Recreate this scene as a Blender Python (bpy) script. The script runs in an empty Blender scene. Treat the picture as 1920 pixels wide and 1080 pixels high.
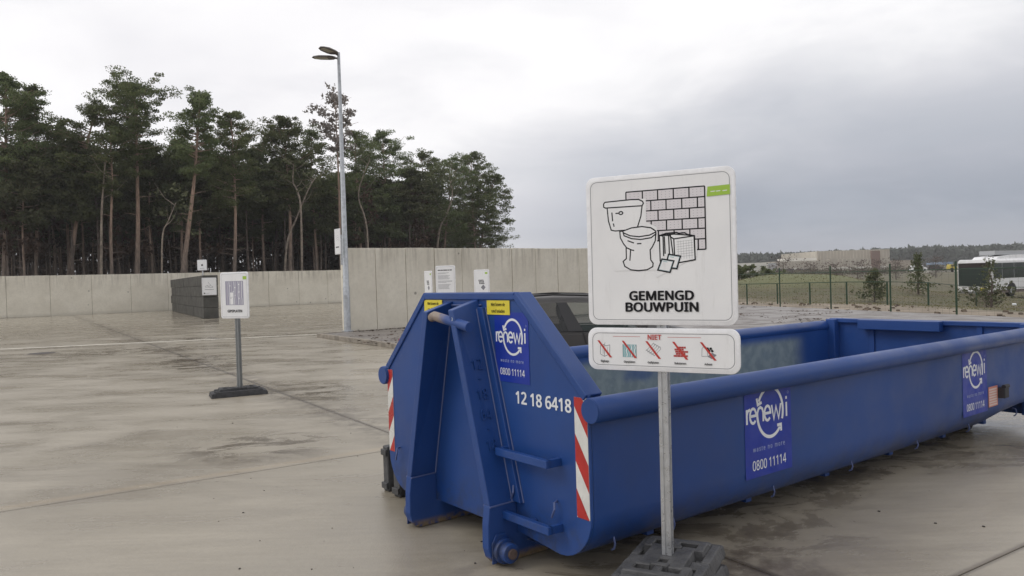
import bpy, bmesh, math, random
import numpy as np
from mathutils import Matrix, Vector
from math import sin, cos, pi, radians, sqrt, exp

# ------------------------------------------------------------------ camera, world, sun, exposure
SC = bpy.context.scene
COL = SC.collection
EYE = 1.7
FPX, PITCH, ROLL = 1436.55, .0121, -.0301
_f = np.array([0, cos(PITCH), -sin(PITCH)]); _u = np.array([0, sin(PITCH), cos(PITCH)]); _r = np.array([1., 0, 0])
_RT = _r*cos(ROLL)+_u*sin(ROLL); _UP = -_r*sin(ROLL)+_u*cos(ROLL)
cam_d = bpy.data.cameras.new('camera'); cam = bpy.data.objects.new('camera', cam_d); COL.objects.link(cam)
cam_d.sensor_width = 36; cam_d.lens = 36*FPX/1920; cam_d.clip_end = 6000; cam_d.clip_start = .05
m3 = Matrix(((_RT[0], _UP[0], -_f[0]), (_RT[1], _UP[1], -_f[1]), (_RT[2], _UP[2], -_f[2])))
cam.matrix_world = Matrix.Translation((0, 0, EYE)) @ m3.to_4x4()
SC.camera = cam
SC.view_settings.view_transform = 'Standard'; SC.view_settings.look = 'None'
SC.view_settings.gamma = 1; SC.view_settings.use_curve_mapping = False
SC.view_settings.exposure = 0.0
SUN_EL, SUN_AZ = radians(40), radians(-100)      # azimuth clockwise from +Y
W = bpy.data.worlds.new("World"); SC.world = W; W.use_nodes = True
sun_d = bpy.data.lights.new('sun', 'SUN'); sun = bpy.data.objects.new('sun', sun_d); COL.objects.link(sun)
sun_d.energy = .85; sun_d.angle = radians(25); sun_d.color = (1, .97, .92)
_sd = Vector((sin(SUN_AZ)*cos(SUN_EL), cos(SUN_AZ)*cos(SUN_EL), sin(SUN_EL)))
sun.rotation_euler = _sd.to_track_quat('Z', 'Y').to_euler()

class NT:
    """tiny node-tree writer"""
    def __init__(s, tree): s.t = tree; s.n = tree.nodes; s.l = tree.links
    def node(s, typ, **kw):
        n = s.n.new(typ)
        for k, v in kw.items(): setattr(n, k, v)
        return n
    def put(s, sock, v):
        if v is None: return
        if isinstance(v, bpy.types.NodeSocket): s.l.new(v, sock)
        elif isinstance(v, (tuple, list)) and len(v) == 3 and sock.type == 'RGBA': sock.default_value = (*v, 1)
        else: sock.default_value = v
    def math(s, op, a, b=None, c=None, clamp=False):
        n = s.node('ShaderNodeMath', operation=op); n.use_clamp = clamp
        s.put(n.inputs[0], a); s.put(n.inputs[1], b)
        if c is not None: s.put(n.inputs[2], c)
        return n.outputs[0]
    def mix(s, f, a, b, typ='MIX'):
        n = s.node('ShaderNodeMix', data_type='RGBA', blend_type=typ)
        s.put(n.inputs[0], f); s.put(n.inputs[6], a); s.put(n.inputs[7], b); return n.outputs[2]
    def mixf(s, f, a, b):
        n = s.node('ShaderNodeMix', data_type='FLOAT')
        s.put(n.inputs[0], f); s.put(n.inputs[2], a); s.put(n.inputs[3], b); return n.outputs[0]
    def ramp(s, f, a, b, lo=0., hi=1.):
        n = s.node('ShaderNodeMapRange', interpolation_type='SMOOTHSTEP')
        s.put(n.inputs[0], f); n.inputs[1].default_value = a; n.inputs[2].default_value = b
        n.inputs[3].default_value = lo; n.inputs[4].default_value = hi; return n.outputs[0]
    def noise(s, vec, scale, detail=4, rough=.55, dist=0):
        n = s.node('ShaderNodeTexNoise'); s.put(n.inputs['Vector'], vec)
        n.inputs['Scale'].default_value = scale; n.inputs['Detail'].default_value = detail
        n.inputs['Roughness'].default_value = rough; n.inputs['Distortion'].default_value = dist
        return n.outputs['Fac']
    def mapping(s, vec, scale=(1, 1, 1), rot=(0, 0, 0), loc=(0, 0, 0)):
        n = s.node('ShaderNodeMapping'); s.put(n.inputs[0], vec)
        n.inputs['Scale'].default_value = scale; n.inputs['Rotation'].default_value = rot; n.inputs['Location'].default_value = loc
        return n.outputs[0]
    def sep(s, vec):
        n = s.node('ShaderNodeSeparateXYZ'); s.put(n.inputs[0], vec); return n.outputs
    def obj(s): return s.node('ShaderNodeTexCoord').outputs['Object']
    def pos(s): return s.node('ShaderNodeNewGeometry').outputs['Position']

def build_world():
    t = NT(W.node_tree); W.node_tree.nodes.clear()
    out = t.node('ShaderNodeOutputWorld'); bg = t.node('ShaderNodeBackground')
    sky = t.node('ShaderNodeTexSky', sky_type='NISHITA', sun_disc=False)
    sky.sun_elevation = SUN_EL; sky.sun_rotation = SUN_AZ
    bg.inputs[1].default_value = .1
    v = t.node('ShaderNodeTexCoord').outputs['Generated']
    x, y, z = t.sep(v)
    el = t.math('ABSOLUTE', z)
    # flattened coordinates: a cloud deck overhead, streaks low down
    den = t.math('ADD', el, .18)
    cx = t.math('DIVIDE', x, den); cy = t.math('DIVIDE', y, den)
    cmb = t.node('ShaderNodeCombineXYZ'); t.put(cmb.inputs[0], cx); t.put(cmb.inputs[1], cy); t.put(cmb.inputs[2], t.math('MULTIPLY', z, 2.))
    deck = cmb.outputs[0]
    n1 = t.noise(deck, .55, 5, .5, .4)
    n2 = t.noise(deck, 1.7, 5, .55, .3)
    n3 = t.noise(t.mapping(v, (2.2, 2.2, 7.)), 1.5, 5, .55, .5)
    # the grey bank: reaches higher towards the right (east), low elsewhere
    az = t.math('ARCTAN2', x, y)                       # 0 straight ahead, + right
    side = t.ramp(az, -.25, .30)
    top = t.math('ADD', t.math('MULTIPLY', side, .15), .02)
    top = t.math('ADD', top, t.math('MULTIPLY', t.math('SUBTRACT', n3, .5), .24))
    rel = t.math('DIVIDE', t.math('SUBTRACT', el, top), .18)
    bank = t.ramp(rel, -.75, .95, 1., 0.)
    bright = t.mix(t.ramp(n1, .35, .62), (8.7, 8.6, 9.0), (10.8, 10.7, 10.8))
    grey = t.mix(t.ramp(n3, .35, .65), (2.8, 3.2, 3.95), (3.9, 4.3, 5.0))
    lowgrey = t.mix(t.ramp(el, 0.0, .07), (4.3, 4.45, 5.0), grey)
    c = t.mix(t.math('MULTIPLY', bank, t.mixf(side, .35, .97)), bright, lowgrey)
    c = t.mix(t.ramp(n2, .42, .70, 0, .22), c, (5.8, 5.95, 6.6))
    cover = t.ramp(n2, .05, .2, .96, 1.)               # a few thin spots where blue would glow through
    c = t.mix(cover, sky.outputs[0], c)
    t.put(bg.inputs[0], c); t.l.new(bg.outputs[0], out.inputs[0])
build_world()

# ------------------------------------------------------------------ coordinates
def ray(px, py): return _f+_RT*(px-960)/FPX-_UP*(py-540)/FPX
def ground(px, py, z=0.):
    d = ray(px, py); t = (z-EYE)/d[2]; return Vector(np.array([0, 0, EYE])+d*t)
def at(px, py, Y):
    d = ray(px, py); return Vector(np.array([0, 0, EYE])+d*(Y/d[1]))
C_YAW = .9196
E1 = Vector((cos(radians(33)), sin(radians(33)), 0)); E2 = Vector((-sin(radians(33)), cos(radians(33)), 0))
FL0 = Vector((14.51, 25.04, 0)); FLD = Vector((-.275, .9614, 0)).normalized(); FLN = Vector((FLD.y, -FLD.x, 0))
WL0 = Vector((-35.95, 53.7, 0)); WL1 = Vector((-15.86, 68.9, 0)); WD = (WL1-WL0).normalized()
WR0 = Vector((-5.6, 25.6, 0)); WR1 = Vector((3.2, 32.6, 0)); WRD = (WR1-WR0).normalized()
def smooth(t): t = max(0., min(1., t)); return t*t*(3-2*t)
MOUND = (23.6, 62)
def terrain(x, y):
    s = (x-FL0.x)*FLN.x+(y-FL0.y)*FLN.y
    z = -.05
    if s > 0:
        z -= .95*smooth((s-.5)/26)
        z += .9*smooth((math.hypot(x, y)-110)/170)
        z += .10*sin(x*.35+y*.21)*sin(y*.27-x*.13)*smooth(s/6)
    g = exp(-((x-MOUND[0])/8.5)**2-((y-MOUND[1])/9)**2)
    z += 2.15*g*(1+.06*sin(x*.9)*sin(y*.7)) if s > 0 else 0
    return z
def tground(px, py):
    d = ray(px, py); p = np.array([0, 0, EYE]); t = 3.
    while t < 900:
        q = p+d*t
        if q[2] <= terrain(q[0], q[1]): return Vector((q[0], q[1], terrain(q[0], q[1])))
        t += .1+t*.002
    return Vector(p+d*400)

# ------------------------------------------------------------------ materials
MATS = {}
def mat(name, color=(.5, .5, .5), rough=.6, metal=0., spec=.5, var=0., vscale=3., bump=0., bscale=40., custom=None, world=False):
    if name in MATS: return MATS[name]
    m = bpy.data.materials.new(name); m.use_nodes = True; MATS[name] = m
    t = NT(m.node_tree); b = m.node_tree.nodes['Principled BSDF']
    b.inputs['Roughness'].default_value = rough; b.inputs['Metallic'].default_value = metal
    b.inputs['Specular IOR Level'].default_value = spec
    v = t.pos() if world else t.obj()
    c = color
    if var:
        n = t.noise(v, vscale, 6, .62)
        c = t.mix(t.ramp(n, .3, .7), tuple(k*(1-var) for k in color), tuple(min(1, k*(1+var)) for k in color))
        t.put(b.inputs['Roughness'], t.ramp(t.noise(v, vscale*1.7, 4), .3, .7, max(.03, rough-.12), min(1, rough+.12)))
    t.put(b.inputs['Base Color'], c)
    if bump:
        bn = t.node('ShaderNodeBump'); bn.inputs['Strength'].default_value = bump; bn.inputs['Distance'].default_value = .02
        t.put(bn.inputs['Height'], t.noise(v, bscale, 5)); t.l.new(bn.outputs[0], b.inputs['Normal'])
    if custom: custom(t, b, v, c)
    return m

def paint_custom(scratch=.35, dust=.35):
    def f(t, b, v, c):
        x, y, z = t.sep(v)
        base = t.mix(t.ramp(t.noise(v, 1.3, 5, .6), .3, .7), (.009, .045, .188), (.013, .060, .240))
        streak = t.noise(t.mapping(v, (9, 9, .7)), 2., 6, .65)
        base = t.mix(t.ramp(streak, .60, .85, 0, dust*.35), base, (.07, .10, .19))
        fine = t.noise(v, 38, 3, .7)
        base = t.mix(t.ramp(fine, .68, .76, 0, scratch*.7), base, (.09, .13, .26))
        # dirt splash near the ground, scattered chips
        low = t.math('MULTIPLY', t.ramp(z, .0, .5, 1, 0), t.ramp(t.noise(v, 6, 6, .7), .42, .62))
        base = t.mix(t.math('MULTIPLY', low, .75), base, (.035, .035, .038))
        chip = t.math('MULTIPLY', t.ramp(t.noise(v, 24, 5, .75), .69, .72), t.ramp(t.noise(v, 2.2, 2), .52, .6))
        base = t.mix(chip, base, (.13, .065, .035))
        t.put(b.inputs['Base Color'], base)
        t.put(b.inputs['Roughness'], t.ramp(t.noise(v, 2.6, 5, .6), .3, .75, .36, .55))
        bn = t.node('ShaderNodeBump'); bn.inputs['Strength'].default_value = .16; bn.inputs['Distance'].default_value = .05
        t.put(bn.inputs['Height'], t.noise(t.mapping(v, (1, .6, 1)), 2.2, 3, .5)); t.l.new(bn.outputs[0], b.inputs['Normal'])
    return f
blue = mat('blue_paint', custom=paint_custom())
def worn_inside(t, b, v, c):
    paint_custom(.5, .5)(t, b, v, c)
    base = b.inputs['Base Color'].links[0].from_socket
    x, y, z = t.sep(v)
    msk = t.math('MULTIPLY', t.ramp(z, .83, .94, 1, 0), t.ramp(y, 5.35, 5.75, 1, 0))
    n = t.noise(t.mapping(v, (1, .7, 1.2)), 1.6, 4, .5)
    msk = t.math('MULTIPLY', msk, t.ramp(n, .28, .48, .35, 1))
    dirt = t.mix(t.ramp(t.noise(v, 9, 5), .35, .65), (.17, .215, .225), (.24, .29, .285))
    t.put(b.inputs['Base Color'], t.mix(t.math('MULTIPLY', msk, .85), base, dirt)); b.inputs['Roughness'].default_value = .7
blue_in = mat('blue_paint_worn_inside', custom=worn_inside)
def rusty_custom(t, b, v, c):
    x, y, z = t.sep(v)
    m = t.math('MULTIPLY', t.ramp(x, -.06, .06, 1, 0), t.ramp(t.noise(v, 9, 6, .7), .32, .5))
    m = t.math('MAXIMUM', m, t.ramp(x, -.14, -.09, 1, 0))
    rust = t.mix(t.noise(v, 30, 5), (.15, .10, .07), (.34, .29, .24))
    t.put(b.inputs['Base Color'], t.mix(m, (.013, .055, .225), rust)); b.inputs['Roughness'].default_value = .5
rustbar = mat('rusty_bar', custom=rusty_custom)
def skid_custom(t, b, v, c):
    x, y, z = t.sep(v)
    m = t.math('MULTIPLY', t.ramp(z, .02, .07, 1, 0), t.ramp(t.noise(v, 12, 6, .7), .35, .5))
    rust = t.mix(t.noise(v, 40, 5), (.08, .05, .03), (.3, .22, .12))
    t.put(b.inputs['Base Color'], t.mix(m, t.mix(t.noise(v, 3, 4), (.009, .043, .18), (.013, .058, .235)), rust)); b.inputs['Roughness'].default_value = .6
skidm = mat('skid_paint', custom=skid_custom)
sticker_blue = mat('sticker_blue', (.007, .030, .30), .4, var=.08, vscale=6)
white_print = mat('white_print', (.72, .74, .76), .45, var=.05, vscale=9)
pale_print = mat('pale_print', (.36, .42, .62), .45)
yellow = mat('yellow_label', (.72, .60, .045), .45, var=.08, vscale=8)
ink = mat('black_ink', (.010, .010, .012), .7, spec=.2)
greyink = mat('grey_ink', (.22, .22, .24), .5)
redink = mat('red_ink', (.50, .045, .035), .5)
brickred = mat('brick_red_ink', (.42, .055, .05), .5)
tealink = mat('teal_ink', (.22, .42, .44), .5)
paleteal = mat('pale_teal_ink', (.42, .52, .55), .5)
greenink = mat('green_ink', (.33, .52, .06), .5)
tileink = mat('tile_ink', (.68, .65, .665), .5)
lilac = mat('lilac_ink', (.33, .32, .40), .5)
def film_custom(col, hi):
    def f(t, b, v, c):
        n = t.noise(v, 5, 5); t.put(b.inputs['Base Color'], t.mix(t.ramp(n, .35, .7), col, hi))
        dirt = t.ramp(t.noise(t.mapping(v, (6, 6, .8)), 4, 5, .7), .55, .8, 0, .22)
        t.put(b.inputs['Base Color'], t.mix(dirt, t.mix(t.ramp(n, .35, .7), col, hi), (.35, .33, .3)))
    return f
signwhite = mat('sign_film_white', (.6, .6, .6), .35, custom=film_custom((.78, .78, .78), (.82, .82, .815)))
signedge = mat('sign_edge_white', (.80, .80, .81), .3, var=.06, vscale=12)
alu = mat('aluminium', (.50, .51, .52), .36, metal=.7, var=.1, vscale=14, bump=.05, bscale=90)
galv = mat('galvanised_steel', (.42, .44, .46), .42, metal=.55, var=.16, vscale=10, bump=.05)
rubber = mat('rubber', (.04, .04, .042), .72, var=.35, vscale=7, bump=.5, bscale=60)
rubber2 = mat('rubber_plastic', (.075, .075, .076), .62, var=.35, vscale=5, bump=.5, bscale=35)
redref = mat('hazard_red', (.42, .025, .02), .35, var=.1, vscale=8)
whiteref = mat('hazard_white', (.66, .66, .62), .35, var=.08, vscale=8)

def concrete_yard(t, b, v, c):
    x, y, z = t.sep(v)
    big = t.noise(t.mapping(v, (.10, .28, 1), (0, 0, radians(10))), 1., 5, .6)
    med = t.noise(t.mapping(v, (.6, 1.3, 1), (0, 0, radians(12))), 1., 6, .62, .4)
    brush = t.noise(t.mapping(v, (1.2, 14, 1), (0, 0, radians(28))), 1.2, 4, .6)
    fine = t.noise(v, 26, 4, .7)
    base = t.mix(t.ramp(big, .3, .7), (.268, .234, .176), (.345, .306, .240))
    base = t.mix(t.ramp(med, .36, .70, 0, .8), base, (.395, .354, .282))
    base = t.mix(t.ramp(brush, .35, .75, 0, .25), base, (.21, .18, .14))
    base = t.mix(t.ramp(fine, .35, .75, 0, .16), base, (.17, .15, .12))
    wetn = t.noise(t.mapping(v, (.26, .72, 1), (0, 0, radians(14)), (3, 7, 0)), 1., 7, .66, .7)
    def blob(cx, cy, ax, ay, rot):
        mp = t.mapping(v, (1, 1, 1)); dx = t.math('SUBTRACT', x, cx); dy = t.math('SUBTRACT', y, cy)
        a, c_ = cos(rot), sin(rot)
        u = t.math('ADD', t.math('MULTIPLY', dx, a/ax), t.math('MULTIPLY', dy, c_/ax))
        w = t.math('ADD', t.math('MULTIPLY', dx, -c_/ay), t.math('MULTIPLY', dy, a/ay))
        return t.ramp(t.math('SQRT', t.math('ADD', t.math('MULTIPLY', u, u), t.math('MULTIPLY', w, w))), .35, 1.25, 1, 0)
    wet = t.ramp(wetn, .50, .66)
    # stains along the long joint, at the joint crossing and beside the skip
    acc = None
    for bl in ((-2.75, 8.1, .9, .9, .3), (-7.2, 17.5, 2.6, 1.2, -1.0), (-10.6, 21.5, 3.2, 1.6, .2), (-3.2, 12.3, 1.6, .7, -.95),
               (2.3, 6.2, 3.6, .75, .62), (-9.0, 26.2, 4., 1.2, .1), (5.2, 7.9, 2.6, 1.0, .62), (1.0, 4.6, 1.7, .8, .6),
               (-14.5, 38.5, 3.5, 2.2, -1.), (-11.8, 15.6, 1.5, .7, .3)):
        q = blob(*bl); acc = q if acc is None else t.math('MAXIMUM', acc, q)
    local = t.math('MULTIPLY', acc, t.ramp(t.noise(t.mapping(v, (1.5, 2.4, 1), (0, 0, radians(12))), 1., 6, .7, .6), .44, .60))
    under = blob(1.9, 5.3, 2.6, .95, .62)
    wetall = t.math('MAXIMUM', t.math('MULTIPLY', wet, .36), local)
    dark = t.mix(t.ramp(fine, .3, .7), (.085, .066, .048), (.13, .105, .078))
    base = t.mix(t.math('MULTIPLY', wetall, .72), base, dark)
    ca, sa = cos(radians(33)), sin(radians(33)); ga = t.math('ADD', t.math('MULTIPLY', x, ca), t.math('MULTIPLY', y, sa)); gb = t.math('ADD', t.math('MULTIPLY', x, -sa), t.math('MULTIPLY', y, ca))
    jn = t.noise(t.mapping(v, (2, 2, 1)), 1.5, 5, .7)
    da = t.math('ABSOLUTE', t.math('SUBTRACT', ga, 3.5))
    base = t.mix(t.math('MULTIPLY', t.ramp(da, .01, .055, 1, 0), .75), base, (.06, .048, .036))
    base = t.mix(t.math('MULTIPLY', t.ramp(da, .05, .6, 1, 0), t.ramp(jn, .40, .62, 0, .75)), base, dark)
    for bb in (2.2, 7.2, 17.2, 27.2): base = t.mix(t.math('MULTIPLY', t.ramp(t.math('ABSOLUTE', t.math('SUBTRACT', gb, bb)), .01, .04, 1, 0), .6 if bb < 5 else .3), base, (.08, .06, .042))
    base = t.mix(t.ramp(t.math('ABSOLUTE', t.math('SUBTRACT', gb, 7.32)), .0, .12, .35, 0), base, (.40, .31, .20))
    speck = t.node('ShaderNodeTexVoronoi'); t.put(speck.inputs['Vector'], v); speck.inputs['Scale'].default_value = 2.3
    spots = t.math('MULTIPLY', t.ramp(speck.outputs['Distance'], .02, .05, .6, 0), t.ramp(t.noise(v, .9, 3), .5, .6))
    base = t.mix(spots, base, (.06, .05, .04))
    t.put(b.inputs['Base Color'], base)
    r = t.ramp(med, .3, .7, .24, .42)
    r = t.mixf(t.math('MULTIPLY', wetall, 1.), r, .13)
    pud = t.math('MAXIMUM', blob(8.1, 8.6, 1.6, .5, .1), blob(5.3, 7.6, .9, .25, .62))
    r = t.mixf(pud, r, .04)
    far = t.ramp(y, 20, 45, 0, .12); r = t.math('SUBTRACT', r, far)
    t.put(b.inputs['Roughness'], r)
    bn = t.node('ShaderNodeBump'); bn.inputs['Strength'].default_value = .22; bn.inputs['Distance'].default_value = .006
    t.put(bn.inputs['Height'], t.math('ADD', brush, t.noise(v, 60, 4))); t.l.new(bn.outputs[0], b.inputs['Normal'])
yardm = mat('wet_concrete', custom=concrete_yard, world=True)

def wall_custom(lo, hi, stain):
    def f(t, b, v, c):
        x, y, z = t.sep(v); P = t.pos()
        n = t.noise(P, .9, 6, .6); base = t.mix(t.ramp(n, .3, .7), lo, hi)
        base = t.mix(t.ramp(t.noise(P, 7, 5, .7), .4, .75, 0, .3), base, tuple(k*.72 for k in lo))
        st = t.noise(t.mapping(P, (2.6, 2.6, .22)), 1.6, 5, .65)
        topm = t.ramp(z, 1.5, 2.95, 0, 1)
        base = t.mix(t.math('MULTIPLY', t.ramp(st, .44, .68), t.math('MULTIPLY', topm, .65)), base, stain)
        base = t.mix(t.ramp(z, .0, .3, .45, 0), base, tuple(k*.6 for k in lo))
        holes = t.node('ShaderNodeTexVoronoi'); t.put(holes.inputs['Vector'], P); holes.inputs['Scale'].default_value = 1.1
        base = t.mix(t.ramp(holes.outputs['Distance'], .045, .07, .65, 0), base, (.13, .12, .1))
        t.put(b.inputs['Base Color'], base); b.inputs['Roughness'].default_value = .78
        bn = t.node('ShaderNodeBump'); bn.inputs['Strength'].default_value = .2; bn.inputs['Distance'].default_value = .02
        t.put(bn.inputs['Height'], t.noise(P, 14, 5)); t.l.new(bn.outputs[0], b.inputs['Normal'])
    return f
wallm = mat('precast_concrete', custom=wall_custom((.62, .58, .485), (.71, .67, .57), (.33, .30, .245)))
blockm = mat('dark_block_concrete', (.062, .060, .052), .75, var=.3, vscale=1.5, bump=.5, bscale=12, world=True)
kerbm = mat('kerb_concrete', (.25, .22, .18), .7, var=.3, vscale=4, bump=.4, bscale=30, world=True)
jointm = mat('joint_filler', (.13, .105, .075), .9)
def asph(t, b, v, c):
    n = t.noise(v, 1.1, 6, .6); base = t.mix(t.ramp(n, .3, .7), (.16, .14, .125), (.25, .225, .205))
    base = t.mix(t.ramp(t.noise(v, 60, 3, .8), .3, .7, 0, .35), base, (.09, .08, .075))
    t.put(b.inputs['Base Color'], base); t.put(b.inputs['Roughness'], t.ramp(n, .35, .6, .6, .38))
    bn = t.node('ShaderNodeBump'); bn.inputs['Strength'].default_value = .5; bn.inputs['Distance'].default_value = .01
    t.put(bn.inputs['Height'], t.noise(v, 70, 4)); t.l.new(bn.outputs[0], b.inputs['Normal'])
pavem = mat('worn_paving', custom=asph, world=True)
def land(t, b, v, c):
    x, y, z = t.sep(v)
    s = t.math('ADD', t.math('MULTIPLY', t.math('SUBTRACT', x, FL0.x), FLN.x), t.math('MULTIPLY', t.math('SUBTRACT', y, FL0.y), FLN.y))
    wob = t.math('ADD', s, t.math('MULTIPLY', t.math('SUBTRACT', t.noise(v, .35, 4), .5), 3.2))
    dirt = t.mix(t.ramp(t.noise(t.mapping(v, (.5, .5, 1)), 1.6, 6, .7), .3, .7), (.15, .12, .085), (.32, .265, .20))
    grass = t.mix(t.ramp(t.noise(v, .22, 6, .65), .35, .65), (.085, .085, .038), (.125, .105, .055))
    grass = t.mix(t.ramp(t.noise(v, .8, 4, .6), .42, .72, 0, .8), grass, (.10, .078, .050))
    grass = t.mix(t.ramp(z, .1, 1.1, 0, .7), grass, (.155, .17, .075))
    g = t.mix(t.ramp(wob, 5.0, 8.5), dirt, grass)
    forest = t.mix(t.noise(v, 1.2, 6), (.035, .025, .015), (.075, .055, .03))
    g = t.mix(t.ramp(s, -1, -.5), forest, g)
    t.put(b.inputs['Base Color'], g); b.inputs['Roughness'].default_value = .9
    bn = t.node('ShaderNodeBump'); bn.inputs['Strength'].default_value = .3; bn.inputs['Distance'].default_value = .05
    t.put(bn.inputs['Height'], t.noise(v, 5, 6, .7)); t.l.new(bn.outputs[0], b.inputs['Normal'])
landm = mat('land', custom=land, world=True)
def foliage(lo, hi, tip):
    def f(t, b, v, c):
        oi = t.node('ShaderNodeObjectInfo').outputs['Random']
        base = t.mix(t.ramp(t.noise(v, .55, 4), .3, .7), lo, hi)
        base = t.mix(t.ramp(t.noise(v, 3.5, 3), .45, .75, 0, .7), base, tip)
        hs = t.node('ShaderNodeHueSaturation'); t.put(hs.inputs['Color'], base); t.put(hs.inputs['Value'], t.math('ADD', t.math('MULTIPLY', oi, .5), .75))
        t.put(hs.inputs['Hue'], t.math('ADD', t.math('MULTIPLY', oi, .03), .482))
        t.put(b.inputs['Base Color'], hs.outputs[0]); b.inputs['Roughness'].default_value = .65
        b.inputs['Specular IOR Level'].default_value = .25
        tr = t.node('ShaderNodeBsdfTranslucent'); t.put(tr.inputs[0], hs.outputs[0]); mx = t.node('ShaderNodeMixShader'); mx.inputs[0].default_value = .35
        out = [n_ for n_ in t.n if n_.type == 'OUTPUT_MATERIAL'][0]; t.l.new(b.outputs[0], mx.inputs[1]); t.l.new(tr.outputs[0], mx.inputs[2]); t.l.new(mx.outputs[0], out.inputs[0])
    return f
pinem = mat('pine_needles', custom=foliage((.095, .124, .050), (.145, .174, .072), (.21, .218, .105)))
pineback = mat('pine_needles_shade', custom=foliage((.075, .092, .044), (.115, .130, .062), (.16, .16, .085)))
deadm = mat('pine_needles_dead', custom=foliage((.24, .215, .19), (.34, .31, .28), (.42, .39, .35)))
brownm = mat('dead_twigs', custom=foliage((.055, .035, .024), (.10, .065, .045), (.13, .088, .06)))
shrubm = mat('shrub_leaves', custom=foliage((.095, .115, .055), (.15, .165, .085), (.2, .21, .11)))
def bark(t, b, v, c):
    x, y, z = t.sep(v)
    n = t.noise(t.mapping(v, (6, 6, 1.4)), 1.5, 5, .7)
    low = t.mix(t.ramp(n, .3, .7), (.11, .088, .072), (.26, .205, .165))
    up = t.mix(t.ramp(n, .3, .7), (.20, .135, .10), (.40, .28, .21))
    base = t.mix(t.ramp(z, 3.0, 8.5), low, up)
    t.put(b.inputs['Base Color'], base); b.inputs['Roughness'].default_value = .85
barkm = mat('pine_bark', custom=bark)
palebark = mat('pale_bark', (.23, .19, .15), .8, var=.35, vscale=3)
barkdark = mat('dark_bark', (.11, .085, .07), .85, var=.4, vscale=2)
carpaint = mat('car_paint', (.062, .059, .058), .45, spec=.3, var=.06, vscale=2)
carglass = mat('car_glass', (.05, .075, .068), .06, spec=.6); carglass.node_tree.nodes['Principled BSDF'].inputs['Alpha'].default_value = .38
tintglass = mat('tinted_glass', (.02, .022, .022), .08, spec=.6); tintglass.node_tree.nodes['Principled BSDF'].inputs['Alpha'].default_value = .62
trimblk = mat('black_trim', (.015, .015, .016), .45)
fencegreen = mat('fence_green', (.022, .055, .028), .45, metal=.1)
buswhite = mat('bus_white', (.82, .82, .82), .3, var=.04, vscale=1)
busglass = mat('bus_glass', (.022, .034, .034), .1, spec=.8)

# ------------------------------------------------------------------ mesh helpers
class MB:
    def __init__(s): s.v = []; s.f = []; s.m = []; s.mi = 0
    def add(s, vs, fs):
        o = len(s.v); s.v += [tuple(p) for p in vs]
        for f in fs: s.f.append(tuple(i+o for i in f)); s.m.append(s.mi)
        return s
    def box(s, c, d, M=None):
        x, y, z = d[0]/2, d[1]/2, d[2]/2
        vs = [Vector((sx*x, sy*y, sz*z)) for sz in (-1, 1) for sx, sy in ((-1, -1), (1, -1), (1, 1), (-1, 1))]
        if M is not None: vs = [M @ p for p in vs]
        vs = [p+Vector(c) for p in vs]
        return s.add(vs, [(3, 2, 1, 0), (4, 5, 6, 7), (0, 1, 5, 4), (1, 2, 6, 5), (2, 3, 7, 6), (3, 0, 4, 7)])
    def prism(s, poly, a, b, plane='xz'):
        """poly 2-D, extruded from a to b along the remaining axis"""
        def P(p, w): return {'xz': (p[0], w, p[1]), 'yz': (w, p[0], p[1]), 'xy': (p[0], p[1], w)}[plane]
        n = len(poly); vs = [P(p, a) for p in poly]+[P(p, b) for p in poly]
        fs = [tuple(range(n))[::-1], tuple(range(n, 2*n))]+[(i, (i+1) % n, n+(i+1) % n, n+i) for i in range(n)]
        return s.add(vs, fs)
    def tube(s, path, r, n=10, cap=True):
        path = [Vector(p) for p in path]; k = len(path); r = r if isinstance(r, (list, tuple)) else [r]*k
        vs = []; prev = None
        for i, p in enumerate(path):
            d = (path[min(i+1, k-1)]-path[max(i-1, 0)]).normalized()
            if prev is None: a = d.orthogonal().normalized()
            else: a = (prev-d*prev.dot(d)).normalized()
            prev = a; b = d.cross(a)
            vs += [p+(a*cos(2*pi*j/n)+b*sin(2*pi*j/n))*r[i] for j in range(n)]
        fs = [(i*n+j, i*n+(j+1) % n, (i+1)*n+(j+1) % n, (i+1)*n+j) for i in range(k-1) for j in range(n)]
        if cap: fs += [tuple(range(n))[::-1], tuple(range((k-1)*n, k*n))]
        return s.add(vs, fs)
    def mesh(s, name, mats, smooth=False, bevel=0, seg=2):
        me = bpy.data.meshes.new(name); me.from_pydata(s.v, [], s.f)
        for m in (mats if isinstance(mats, (list, tuple)) else [mats]): me.materials.append(m)
        me.polygons.foreach_set('material_index', s.m)
        bm = bmesh.new(); bm.from_mesh(me); bmesh.ops.recalc_face_normals(bm, faces=bm.faces)
        if bevel:
            es = [e for e in bm.edges if e.is_manifold and e.calc_face_angle(0) > radians(35)]
            bmesh.ops.bevel(bm, geom=es, offset=bevel, segments=seg, affect='EDGES', profile=.5, clamp_overlap=True)
        bm.to_mesh(me); bm.free()
        if smooth:
            me.polygons.foreach_set('use_smooth', [True]*len(me.polygons))
            me.set_sharp_from_angle(angle=radians(38))
        return me
    def build(s, name, mats, parent=None, **kw):
        return link(name, s.mesh(name, mats, **kw), parent)
def link(name, me, parent=None):
    o = bpy.data.objects.new(name, me); COL.objects.link(o)
    if parent is not None: o.parent = parent
    return o
def tag(o, label=None, cat=None, group=None, kind=None):
    if label: o['label'] = label
    if cat: o['category'] = cat
    if group: o['group'] = group
    if kind: o['kind'] = kind
    return o
def thing(name, label, cat, loc=(0, 0, 0), rz=0, group=None, M=None):
    o = bpy.data.objects.new(name, None); COL.objects.link(o); o.empty_display_size = .2
    o.location = loc; o.rotation_euler = (0, 0, rz)
    if M is not None: o.matrix_world = M
    return tag(o, label, cat, group)
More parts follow.
